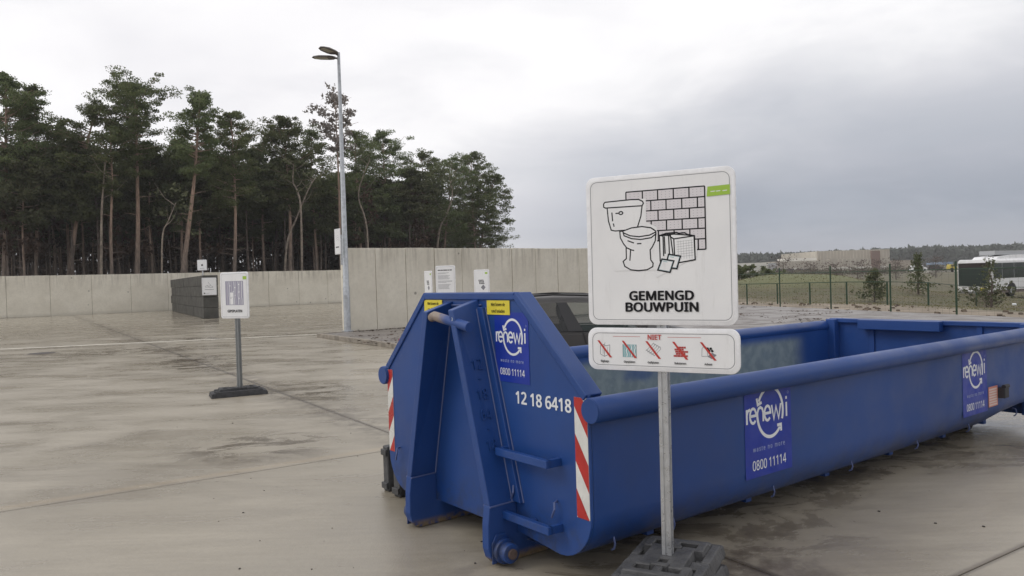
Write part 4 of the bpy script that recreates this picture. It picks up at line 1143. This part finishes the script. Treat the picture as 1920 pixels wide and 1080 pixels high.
def pine(seed, H, lean=(0, 0), cw=2.4, cb=.55, wob=.25, per=26, nl=34, r0=.17, size=.12, sparse=1., bend=None, shape='round', clump=.64):
    """trunk mesh, crown vertex array. lean = offset of the top; cb = crown base as a fraction of H"""
    rng = np.random.default_rng(seed)
    ph = rng.random(4)*6.28
    def ax(t):
        k_ = t**1.5 if bend is None else t**bend
        return Vector((lean[0]*k_+wob*sin(t*5+ph[0])*t+wob*.5*sin(t*11+ph[1])*t*(1-t), lean[1]*k_+wob*sin(t*4.3+ph[2])*t, H*t))
    mb = MB(); ts = [i/14 for i in range(14)]+[.98]
    mb.tube([ax(t) for t in ts], [r0*(1.15 if t == 0 else (1-.80*t)) for t in ts], 7)
    cen = []; rad = []; nl = int(nl*1.3)
    for i in range(nl):
        t = cb+(1-cb)*(i+rng.random()*.8)/nl; u = (t-cb)/(1-cb)
        prof = {'round': (.45+.75*sin(pi*min(1, u*.80+.18))), 'cone': 1.15-u*.95, 'flat': .5+.8*u if u < .8 else 1.1-(u-.8)*2.5}[shape]
        Ln = .92*cw*prof*(.55+.6*rng.random())*(1-.55*max(0, u-.85)/.15)
        az = rng.random()*6.28; rise = (.15+.55*u)*Ln*(.5+rng.random()*.6)
        a = ax(t); d = Vector((cos(az), sin(az), 0)); side = Vector((-d.y, d.x, 0))*rng.normal()*.25*Ln
        pm = a+d*Ln*.5+Vector((0, 0, rise*.35))+side*.5; pe = a+d*Ln+Vector((0, 0, rise))+side
        mb.tube([a, pm, pe], [max(.018, r0*.34*(1-u*.6)), .03, .012], 5, False)
        if rng.random() > sparse: continue
        k_ = max(3, int(Ln*2.0))
        for j in range(k_):
            f = .38+.62*(j+.5)/k_; q = pm.lerp(pe, (f-.5)*2) if f > .5 else a.lerp(pm, f*2)
            off = Vector(rng.normal(size=3))*.26*Ln*(.35+.3*f); off.z *= .45
            cen.append(tuple(q+off)); rad.append(clump*(.55+.75*rng.random())*(.8+.25*Ln/2.5))
    # a few dead snags on the bare trunk
    for i in range(int(5+rng.random()*5)):
        t = cb*(.35+.6*rng.random()); az = rng.random()*6.28; l_ = .4+rng.random()*1.1; a = ax(t)
        mb.tube([a, a+Vector((cos(az)*l_*.6, sin(az)*l_*.6, .1)), a+Vector((cos(az)*l_, sin(az)*l_, -.1+.5*rng.random()))], [.035, .02, .008], 4, False)
    cr = tufts(rng, cen, rad, flat=.45, per=int(per*(3.4 if size < .2 else 1.6)), size=size)
    return mb, cr
def place_pine(px, D, ytop, label, seed, crown_m=pinem, name='pine_tree', bark_m=None, group='pine trees behind the wall', **kw):
    top = at(px, ytop, D); base = Vector((top.x-kw.get('lean', (0, 0))[0]*.9, D, -.05)); H = top.z+.05
    lean = kw.pop('lean', (0, 0))
    mb, cr = pine(seed, H, lean=lean, **kw)
    t = thing(name, label, 'tree', tuple(base), 0, group)
    mb.build('trunk', bark_m or barkm, t, smooth=True); link('crown', tri_mesh('crown', cr, crown_m), t)
    return t
# front row: each pine the photograph sets apart
F = [
 (14, 62, 150, 'tall broad pine at the extreme left edge with heavy dark crown', dict(cw=3.1, cb=.52, nl=52, per=34, lean=(1.0, 0), r0=.26)),
 (66, 64, 162, 'pine with ragged crown just right of the leftmost pine', dict(cw=2.0, cb=.62, nl=34, lean=(.6, 0), r0=.18)),
 (118, 68, 232, 'short pointed dark pine between the leftmost trees and a leaning one', dict(cw=1.5, cb=.55, nl=30, shape='cone')),
 (172, 64, 198, 'pine with pale trunk leaning right and forking below its crown, fourth from left', dict(cw=2.3, cb=.60, nl=38, lean=(3.4, 0), r0=.24, bend=1.0)),
 (256, 65, 163, 'tallest central-left pine with wide layered crown on a straight trunk', dict(cw=3.2, cb=.60, nl=54, per=34, lean=(.6, 0), r0=.25, shape='flat')),
 (205, 63, 232, 'slim pine with light bare trunk below the widest layered crown', dict(cw=1.6, cb=.62, nl=26, lean=(.3, 0), r0=.17)),
 (380, 64, 178, 'pine with orange trunk leaning right under a tall narrow crown', dict(cw=1.9, cb=.62, nl=44, per=30, lean=(2.9, 0), r0=.25, bend=1.15)),
 (335, 70, 262, 'dark rounded pine filling the gap left of the tall leaning pine', dict(cw=2.1, cb=.45, nl=36)),
 (438, 68, 216, 'pine with upright crown just right of the tall leaning pine', dict(cw=2.2, cb=.52, nl=44, per=30, lean=(.5, 0), r0=.20)),
 (488, 76, 262, 'low rounded pine crown between two taller ones left of the lamp post', dict(cw=2.0, cb=.45, nl=36)),
 (535, 74, 226, 'broad pine with twin topped crown left of the sparse grey pine', dict(cw=2.9, cb=.55, nl=50, per=32, r0=.22)),
 (585, 78, 246, 'pine crown tucked directly left of the lamp post', dict(cw=2.2, cb=.50, nl=40)),
 (668, 80, 248, 'dark pine crown directly right of the lamp post', dict(cw=2.4, cb=.48, nl=42)),
 (722, 84, 252, 'full pine crown second to the right of the lamp post', dict(cw=3.0, cb=.46, nl=50, per=32)),
 (790, 90, 290, 'pine with spreading crown where the tree line steps down', dict(cw=3.0, cb=.40, nl=48, per=32)),
 (845, 94, 300, 'pine with reddish curved trunk near the right end of the wood', dict(cw=3.0, cb=.42, nl=46, lean=(1.6, 0))),
 (885, 97, 290, 'last tall pine before the open sky with a rounded crown', dict(cw=3.4, cb=.35, nl=54, per=34)),
 (925, 99, 332, 'outermost pine at the right end with low branches reaching into open sky', dict(cw=3.6, cb=.22, nl=56, per=30, lean=(3.2, 0), r0=.22)),
]
for i, (px, D, yt, lab, kw) in enumerate(F): place_pine(px, D, yt, lab, 100+i, **kw)
place_pine(629, 76, 184, 'sparse greyish half dead pine sticking up behind the lamp post', 77, crown_m=deadm, cw=2.7, cb=.74, nl=30, per=11, r0=.17, size=.26, sparse=.8, shape='flat', clump=.6, wob=.1)
# bare crooked pale trunks standing in front of the dark wood
def bare(px, py, D, pts, label, r=.12):
    base = at(px, py, D); t = thing('bare_tree', label, 'tree', (base.x, D, -.05), 0, 'crooked pale trunks at the edge of the wood')
    path = [(0, 0, 0)]
    for qx, qy in pts: q = at(qx, qy, D); path.append((q.x-base.x, random.uniform(-.3, .3), q.z+.05))
    # smooth the path
    pp = []
    for i in range(len(path)-1):
        a, b_ = Vector(path[i]), Vector(path[i+1])
        p0 = Vector(path[max(i-1, 0)]); p3 = Vector(path[min(i+2, len(path)-1)])
        for s in range(5):
            u = s/5; pp.append(.5*((2*a)+(b_-p0)*u+(2*p0-5*a+4*b_-p3)*u*u+(3*a-p0-3*b_+p3)*u**3))
    pp.append(Vector(path[-1])); n = len(pp)
    m_ = MB(); m_.tube(pp, [r*(1-.75*i/n) for i in range(n)], 7); m_.build('trunk', palebark, t, smooth=True)
    m_ = MB(); rng = np.random.default_rng(int(px)); 
    for i in range(n//2, n, 2):
        a = pp[i]; az = rng.random()*6.28; l_ = .8+rng.random()*1.6; m_.tube([a, a+Vector((cos(az)*l_*.5, sin(az)*l_*.5, l_*.3)), a+Vector((cos(az)*l_, sin(az)*l_, l_*.9))], [.03, .02, .006], 4, False)
    m_.build('branch', palebark, t)
    tf = tufts(rng, [tuple(pp[-1]+Vector(rng.normal(size=3))*.8) for _ in range(10)], [.7]*10, 18, .2)
    link('crown', tri_mesh('crown', tf, shrubm), t)
random.seed(9)
bare(530, 540, 72, [(538, 460), (556, 410), (585, 345), (600, 328)], 'thin pale trunk curving up to the right, left of the lamp post')
bare(566, 540, 71, [(566, 400), (558, 360), (548, 340), (552, 310)], 'pale trunk with an S bend crossing the curved one')
bare(690, 540, 78, [(688, 430), (672, 370), (682, 330), (694, 300)], 'pale wavy bare trunk just right of the lamp post')
bare(815, 520, 88, [(822, 440), (838, 400), (848, 365), (842, 330)], 'reddish twisted trunk above the tall wall', r=.15)
bare(303, 540, 61, [(306, 450), (318, 415), (330, 380)], 'thin pale sapling trunk slanting left of the leaning orange pine', r=.08)
bare(188, 540, 62, [(187, 420), (193, 350), (196, 300)], 'straight pale trunk beneath the widest layered crown', r=.13)
# the wood behind: individual pines sharing a few meshes
protos = []
for v in range(7):
    rng = random.Random(40+v); H = 15+rng.random()*2.5
    mb, cr = pine(200+v, H, lean=(rng.uniform(-1.5, 1.5), 0), cw=rng.uniform(2.3, 3.1), cb=rng.uniform(.50, .62), nl=40, per=30, size=.24, r0=rng.uniform(.13, .2), clump=.72)
    t = thing('pine_tree', 'x', 'tree', (0, 0, 0), 0, 'pines deeper in the wood')
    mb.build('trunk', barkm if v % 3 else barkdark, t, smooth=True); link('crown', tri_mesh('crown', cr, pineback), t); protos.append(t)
random.seed(21); edge0 = WL0+Vector((0, 0, 0)); used = set(); cnt = 0
nv = Vector((-WD.y, WD.x, 0))
spots = []
for row in range(8):
    for k_ in range(34):
        s = -16+k_*3.0+random.uniform(-1.1, 1.1)+(row % 2)*1.5
        depth = 9+row*4.3+random.uniform(-1.5, 1.5)
        p = WL0+WD*s+nv*depth
        if s > 38: p = WL0+WD*38+Vector((.05, 1, 0)).normalized()*0+WD*(s-38)*.55+nv*(depth+(s-38)*.75)
        if p.y < 10: continue
        px = 960+FPX*p.x/p.y
        if px > 905 or px < -60: continue
        spots.append((p, row))
random.shuffle(spots); spots = spots[:255]
labs = ['pine deep in the dark wood behind the front row of pines']
for i, (p, row) in enumerate(spots):
    pr = protos[i % 7]; sc_ = random.uniform(.77, .94)
    if p.x/p.y > -.30: sc_ *= .92
    scl = (sc_*random.uniform(.9, 1.15), sc_*random.uniform(.9, 1.15), sc_)
    if i < 7: c = pr; c.location = (p.x, p.y, -.1); c.rotation_euler = (0, 0, random.random()*6.28); c.scale = scl
    else: c = copy_tree(pr, (p.x, p.y, -.1), random.random()*6.28, sc=scl)
    c['label'] = labs[0]
# understorey of slim dead stems and brown twigs, and the far mass of the wood
def thicket():
    rng = random.Random(6); nr = np.random.default_rng(6); m_ = MB(); cen = []; rad = []
    for i in range(400):
        s = rng.uniform(-18, 75); depth = rng.uniform(6, 60); p = WL0+WD*s+nv*depth
        if s > 38: p = WL0+WD*38+WD*(s-38)*.55+nv*(depth+(s-38)*.75)
        if 960+FPX*p.x/max(p.y, 1) > 890: continue
        h = rng.uniform(5, 11); dx = rng.uniform(-.8, .8); r = rng.uniform(.04, .11)
        m_.tube([(p.x, p.y, -.1), (p.x+dx*.4, p.y, h*.5), (p.x+dx, p.y, h)], [r, r*.75, r*.3], 5, False)
        for k_ in range(5):
            cen.append((p.x+dx*.6+rng.uniform(-1.2, 1.2), p.y+rng.uniform(-1, 1), max(5.2, h*rng.uniform(.55, 1.1)))); rad.append(rng.uniform(.5, 1.2))
    for i in range(420):                     # low dark brush standing far back between the trunks
        s = rng.uniform(-30, 80); depth = rng.uniform(30, 80); p = WL0+WD*s+nv*depth
        if s > 38: p = WL0+WD*38+WD*(s-38)*.55+nv*(depth+(s-38)*.75)
        if 960+FPX*p.x/max(p.y, 1) > 885: continue
        for k_ in range(5): cen.append((p.x+rng.uniform(-1.5, 1.5), p.y+rng.uniform(-1, 1), rng.uniform(.5, 5.5))); rad.append(rng.uniform(.5, 1.1))
    tag(m_.build('thin_stems', barkdark), 'thin dead stems crowding the dark floor of the pine wood', 'stems', kind='stuff')
    tag(link('brown_twigs', tri_mesh('brown_twigs', tufts(nr, cen, rad, 26, .30, .8), brownm)), 'brown dead twigs hanging in the shade below the pine crowns', 'twigs', kind='stuff')
    cen = []; rad = []; m_ = MB()
    for i in range(620):
        s = rng.uniform(-60, 95); depth = rng.uniform(44, 95); p = WL0+WD*s+nv*depth
        px = 960+FPX*p.x/max(p.y, 1)
        if px > 885 or px < -120: continue
        h = rng.uniform(11, 16); m_.tube([(p.x, p.y, -.1), (p.x, p.y, h)], [.17, .06], 5, False)
        for k_ in range(8): cen.append((p.x+rng.uniform(-2, 2), p.y+rng.uniform(-2, 2), rng.uniform(8.5, h))); rad.append(rng.uniform(.9, 1.7))
    tag(m_.build('distant_trunks', barkdark), 'thin distant trunks with slivers of sky between them', 'trunks', kind='stuff')
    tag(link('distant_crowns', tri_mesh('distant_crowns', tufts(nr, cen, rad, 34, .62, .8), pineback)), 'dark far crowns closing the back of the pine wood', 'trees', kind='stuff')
thicket()

# ------------------------------------------------------------------ right-hand background
def forest_line():
    rng = random.Random(12); nr = np.random.default_rng(12); cen = []; rad = []
    for i in range(1500):
        x = rng.uniform(90, 620); Y = rng.uniform(470, 560); u = (x/Y)
        h = rng.uniform(11.5, 15)*(1+.10*smooth((u-.3)/.4))
        for k_ in range(5): cen.append((x+rng.uniform(-3, 3), Y+rng.uniform(-3, 3), h*(.12+.20*k_)-(2 if k_ == 4 else 0))); rad.append(3.0-.38*k_)
    tag(link('distant_forest', tri_mesh('distant_forest', tufts(nr, cen, rad, 20, 2.2, .9), mat('far_forest', custom=foliage((.06, .075, .062), (.085, .10, .08), (.11, .12, .095))))), 'long dark tree line on the horizon behind the factory buildings', 'forest', kind='stuff')
    cen = []; rad = []
    for i in range(700):
        x = rng.uniform(40, 190); Y = rng.uniform(225, 262); cen.append((x, Y, terrain(x, Y)+rng.uniform(.2, 1.3))); rad.append(rng.uniform(.7, 1.6))
    tag(link('hedge_line', tri_mesh('hedge_line', tufts(nr, cen, rad, 26, .55, .7), mat('far_scrub', custom=foliage((.09, .09, .06), (.14, .125, .085), (.17, .15, .11))))), 'low rough scrub strip in front of the factory buildings', 'scrub', kind='stuff')
forest_line()
beige = mat('beige_cladding', (.48, .44, .37), .7, var=.12, vscale=.3); beige2 = mat('beige_cladding_dark', (.36, .31, .25), .7, var=.15, vscale=.3)
whitecl = mat('white_cladding', (.66, .64, .58), .6, var=.06, vscale=.2); darkop = mat('dark_opening', (.05, .04, .04), .6); rustcl = mat('rust_cladding', (.20, .13, .105), .7)
def slabbox(name, px0, px1, yt, D, dep, m_, parent, panels=0, pm=None, base=None, zb=None):
    a = at(px0, yt, D); b_ = at(px1, yt, D); z0 = -.6 if zb is None else zb; h = (a.z+b_.z)/2-z0; w_ = b_.x-a.x
    o = MB().box(((a.x+b_.x)/2, D+dep/2, z0+h/2), (w_, dep, h)).build(name, m_, parent)
    if panels:
        me = MB().box((0, 0, 0), (w_/panels*.62, .14, h-.25)).mesh('panel', pm)
        for i in range(panels): q = link('panel', me, parent); q.location = (a.x+w_*(i+.5)/panels, D-.05, z0+h/2)
    return o
bd = thing('factory_building', 'large beige factory with vertical panels rising above the mound', 'building')
slabbox('wall', 1532, 1668, 469, 300, 40, beige, bd, 22, mat('beige_rib', (.41, .37, .31), .7))
slabbox('wall', 1556, 1666, 484, 296, 3.5, beige, bd, 14, MATS['beige_rib'])
slabbox('base_band', 1556, 1666, 500, 295.6, .3, whitecl, bd)
slabbox('rust_bay', 1634, 1650, 470, 295.5, 1, rustcl, bd)
bd2 = thing('factory_building', 'lower beige factory wing with dark loading bays left of the tall block', 'building')
slabbox('wall', 1455, 1556, 489, 290, 25, beige, bd2, 18, MATS['beige_rib'])
slabbox('roof_box', 1474, 1531, 484, 297, 10, whitecl, bd2)
for x0, x1 in ((1459, 1466), (1470, 1489), (1494, 1506), (1509, 1520)): slabbox('loading_bay', x0, x1, 504, 289.4, .4, darkop, bd2)
slabbox('white_door', 1489.5, 1493.5, 502, 289.2, .4, whitecl, bd2)
bd3 = thing('warehouse', 'long white warehouse behind the dark bush beside the large sign', 'building')
slabbox('wall', 1340, 1440, 493.5, 270, 30, whitecl, bd3, 0); slabbox('side_wall', 1440.2, 1457, 493, 271, 20, mat('grey_cladding', (.42, .42, .42), .6), bd3)
for i in range(5): z = .6+i*.75; a = at(1340, 500, 269.9); b_ = at(1440, 500, 269.9); MB().box(((a.x+b_.x)/2, 269.93, z), (b_.x-a.x, .08, .09)).build('cladding_seam', MATS['grey_cladding'], bd3)
bd4 = thing('warehouse', 'low pale sheds with a blue roof left of the bus', 'building')
slabbox('wall', 1735, 1796, 500, 230, 12, whitecl, bd4); slabbox('roof', 1768, 1787, 491, 250, 10, mat('blue_roof', (.22, .30, .42), .5), bd4, zb=1.0)
slabbox('wall', 1668, 1712, 488, 310, 14, beige2, bd4)
# far parked vehicles
for i, (px, w_, m_, lab) in enumerate(((1722, 4.2, buswhite, 'tiny white van far away left of the blue shed'), (1752, 4.0, trimblk, 'tiny dark car far away below the blue shed'), (1785, 2.2, mat('yellow_van', (.55, .42, .03), .5), 'tiny yellow vehicle far away beside the bus front'))):
    p = at(px, 512, 215); z0 = terrain(p.x, p.y)
    t = thing('parked_car', lab, 'car', (p.x, p.y, z0+.6))
    MB().prism([(-w_/2, .25), (w_/2, .25), (w_/2, .9), (w_*.3, 1.0), (w_*.2, 1.6), (-w_*.4, 1.65), (-w_/2, 1.0)], -.85, .85, 'xz').build('body', m_, t, bevel=.08)
    MB().prism([(-w_*.36, 1.02), (w_*.26, 1.02), (w_*.17, 1.5), (-w_*.34, 1.54)], -.87, -.86, 'xz').build('side_window', carglass, t)
    for x in (-w_*.32, w_*.32): MB().tube([(x, -.9, .3), (x, -.7, .3)], .33, 12).build('wheel', trimblk, t)
# lamp mast by the factory
# ------------------------------------------------------------------ bus
def build_bus():
    D = 59; a = at(1795, 488, D); zt = a.z; z0 = zt-2.85
    t = thing('city_bus', 'white city bus with dark windscreen partly hidden by a small pine at far right', 'bus', (a.x, D, z0), radians(-63))
    # local: x along the front face (0..2.5 -> right), y along the length
    Wb, Lb, Hb = 2.5, 12., 2.85
    body = MB().prism([(0.06, .32), (Wb-.02, .32), (Wb, .5), (Wb, Hb-.15), (Wb-.12, Hb), (.12, Hb), (0, Hb-.15), (0, .5)], 0, Lb, 'xz')
    body.build('body', buswhite, t, bevel=.05, smooth=True)
    MB().box((Wb/2, -.012, 1.72), (Wb-.14, .03, 1.75)).build('windscreen', busglass, t, bevel=.01)
    ds = MB().box((Wb/2-.05, -.032, 2.42), (Wb-.4, .012, .32)).build('destination_display', mat('display_dark', (.03, .02, .02), .4), t)
    MB().box((Wb/2, -.03, .37), (Wb-.05, .06, .16)).build('bumper', mat('grey_bumper', (.18, .18, .18), .5), t, bevel=.02)
    MB().box((Wb*.80, -.012, .60), (.6, .03, .22)).build('yellow_panel', mat('yellow_panel', (.62, .52, .03), .4), t, bevel=.01)
    for x in (.35, Wb-.35): MB().box((x, -.02, .55), (.36, .03, .13)).build('headlight', MATS['headlight_glass'], t, bevel=.01)
    MB().box((.55, -.02, .76), (.3, .01, .06)).build('lettering', greyink, t)
    for x, s in ((0, -1), (Wb, 1)):
        MB().tube([(x, .05, 2.55), (x+s*.22, -.2, 2.5), (x+s*.25, -.25, 2.3)], .02, 6).build('mirror_arm', trimblk, t)
        MB().box((x+s*.25, -.25, 2.12), (.18, .08, .34)).build('mirror', trimblk, t, bevel=.02)
    # side glazing on the right-hand side (towards +x)
    y = .35
    for i, ln in enumerate((1.1, 1.5, 1.5, 1.5, 1.5, 1.5, 1.5, .9)):
        MB().box((Wb+.004, y+ln/2, 1.98), (.03, ln-.05, 1.15)).build('side_window', busglass, t, bevel=.008); y += ln
    MB().box((-.004, 5, 1.98), (.03, 9.5, 1.15)).build('side_window', busglass, t)
    MB().box((Wb+.003, 6, .42), (.02, 11.4, .22)).build('skirt', mat('skirt_brown', (.13, .10, .09), .5), t)
    for yy in (2.6, 9.1):
        for x, s in ((Wb-.26, 1), (.0-.02, -1)):
            wh = MB().tube([(x, yy, .46), (x+.29, yy, .46)], .47, 24).build('wheel', MATS['tyre'], t, smooth=True, bevel=.03)
            MB().tube([(x+.285, yy, .46), (x+.30, yy, .46)], .24, 16).build('rim', alu, wh)
            MB().prism([(yy+.60*cos(q/12*pi), .46+.60*sin(q/12*pi)) for q in range(13)], x+.23, x+.275, 'yz').build('wheel_arch', trimblk, t)
    MB().prism([(1.2, Hb-.02), (1.5, Hb+.18), (3.4, Hb+.30), (11.2, Hb+.30), (11.5, Hb)], .35, Wb-.3, 'yz').build('roof_pod', buswhite, t, bevel=.03)
    MB().prism([(1.6, Hb+.31), (1.6, Hb+.62), (11.0, Hb+.62), (11.0, Hb+.31)], .7, Wb-.6, 'yz').build('roof_unit', mat('roof_unit_grey', (.40, .41, .42), .5), t, bevel=.03)
build_bus()

# ------------------------------------------------------------------ shrubs, young pines, grass
def shrub(px, pyb, pyt, w, label, m_, seed, per=22, n=60, size=.12, name='bush', dens=1., D=None, cat='bush', pyr=False):
    p = tground(px, pyb) if D is None else None
    if D: q = at(px, pyb, D); p = Vector((q.x, D, terrain(q.x, D)))
    top = at(px, pyt, p.y); H = max(.5, top.z-p.z); rng = np.random.default_rng(seed)
    t = thing(name, label, cat, tuple(p)); m = MB(); cen = []; rad = []
    m.tube([(0, 0, -.1), (rng.normal()*.05, 0, H*.5), (rng.normal()*.1, 0, H*.97)], [.05*H/2, .03*H/2, .01], 6)
    for i in range(n):
        u = (i+.5)/n; wv = w*(1.05-u if pyr else .45+.75*sin(pi*min(1., u*.75+.15)))
        az = rng.random()*6.28; l_ = wv*(.4+.6*rng.random()); a = Vector((0, 0, H*u*.9)); e = a+Vector((cos(az)*l_, sin(az)*l_, l_*.35+.05))
        m.tube([a, a.lerp(e, .5), e], [.012, .009, .005], 4, False)
        for j in range(2): cen.append(tuple(a.lerp(e, .55+.45*j)+Vector(rng.normal(size=3))*.06)); rad.append(.22*H/3*(.7+.8*rng.random()))
    m.build('stem', barkdark, t)
    if dens: link('foliage', tri_mesh('foliage', tufts(rng, cen, rad, per, size, .8), m_), t)
    return t
shrub(1640, 576, 502, 1.25, 'loose young pine growing left of centre behind the low fence', shrubm, 1, 8, 60, .13, 'young_pine', D=46, cat='tree', pyr=True)
shrub(1722, 556, 470, 1.15, 'slender young pine standing between the mound and the bus', shrubm, 2, 7, 60, .13, 'young_pine', D=54, cat='tree', pyr=True)
shrub(1858, 584, 478, 1.05, 'young pine growing right in front of the bus door', shrubm, 3, 4, 50, .11, 'young_pine', D=41, cat='tree', pyr=True)
shrub(1850, 590, 545, 1.9, 'low wide olive bush under the young pine by the bus', shrubm, 4, 7, 50, .10, D=42)
shrub(1392, 538, 503, 2.3, 'dark rounded bush against the white warehouse beside the large sign', pinem, 5, 30, 60, .22, D=75)
shrub(1445, 530, 508, 1.8, 'dull green bush between warehouse and mound', shrubm, 6, 26, 50, .22, D=90)
baretwig = mat('bare_twigs', custom=foliage((.09, .07, .06), (.15, .115, .10), (.2, .16, .14)))
for i, (px, pyb, pyt, lab) in enumerate(((1468, 520, 480, 'bare reddish tree in front of the loading bays'), (1520, 520, 490, 'bare twiggy tree left of the tall factory block'), (1568, 520, 492, 'thin bare tree before the tall factory block'),
        (1608, 520, 488, 'grey bare bush tree before the middle of the factory'), (1645, 524, 486, 'broad brown bare tree at the right corner of the factory'), (1680, 520, 484, 'bare tree just right of the factory'), (1755, 520, 480, 'bare tree before the pale sheds'))):
    D = 120+i*6; q = at(px, pyb, D); shrub(px, pyb, pyt, 2.2, lab, baretwig, 30+i, 2, 90, .20, 'bare_tree', D=D, cat='tree')
# grass blades and weeds on mound and verge
def grass():
    nr = np.random.default_rng(4); n = 30000; x = nr.uniform(14, 62, n); y = nr.uniform(32, 82, n)
    s = (x-FL0.x)*FLN.x+(y-FL0.y)*FLN.y; k_ = (s > 6.5+nr.normal(size=n)*1.6) & (np.abs(x/y) < .75); x, y = x[k_], y[k_]
    z = np.array([terrain(a, b_) for a, b_ in zip(x, y)]); h = .02+.05*nr.random(len(x)); a = nr.random(len(x))*6.28
    cx, sx = np.cos(a)*.05, np.sin(a)*.05
    v = np.stack([np.stack([x-cx, y-sx, z-.01], 1), np.stack([x+cx, y+sx, z-.01], 1), np.stack([x+nr.normal(size=len(x))*.05, y, z+h], 1)], 1).reshape(-1, 3)
    tag(link('grass', tri_mesh('grass', v, mat('grass_blades', custom=foliage((.13, .13, .06), (.2, .18, .09), (.26, .22, .13))))), 'rough green and straw grass on the mound and verge', 'grass', kind='stuff')
    r = random.Random(3); m_ = MB()
    for i in range(130):
        s = r.uniform(.3, 6); q = r.uniform(-6, 26); p = FL0+FLD*q+FLN*s; w_ = r.uniform(.03, .13)
        zz = terrain(p.x, p.y); R = Matrix.Rotation(r.random()*3, 3, 'Z') @ Matrix.Rotation(r.random(), 3, 'X'); m_.box((p.x, p.y, zz+w_*.2), (w_*1.6, w_, w_*.7), R)
    tag(m_.build('dirt_clods', mat('clods', (.12, .09, .065), .9, var=.4, world=True)), 'brown clods of earth along the dirt track by the fence', 'earth', kind='stuff')
grass()
# ------------------------------------------------------------------ haze: closed box of thin pale air round camera and scene
hz = MB().box((50, 330, 14.5), (1500, 760, 35)).build('haze', None)
hm = bpy.data.materials.new('haze_air'); hm.use_nodes = True; hm.node_tree.nodes.clear()
ho = hm.node_tree.nodes.new('ShaderNodeOutputMaterial'); hv = hm.node_tree.nodes.new('ShaderNodeVolumePrincipled')
hv.inputs['Color'].default_value = (.90, .90, .90, 1); hv.inputs['Density'].default_value = .00045
hm.node_tree.links.new(hv.outputs[0], ho.inputs['Volume']); hz.data.materials.clear(); hz.data.materials.append(hm); tag(hz, kind='stuff')
# white scrap on the dirt
p = tground(1902, 573); t = MB().box((0, 0, .06), (.22, .15, .10), Matrix.Rotation(.5, 3, 'X')).build('litter', white_print, bevel=.03); t.location = p; tag(t, 'small white scrap of litter lying on the dirt near the bus', 'litter')
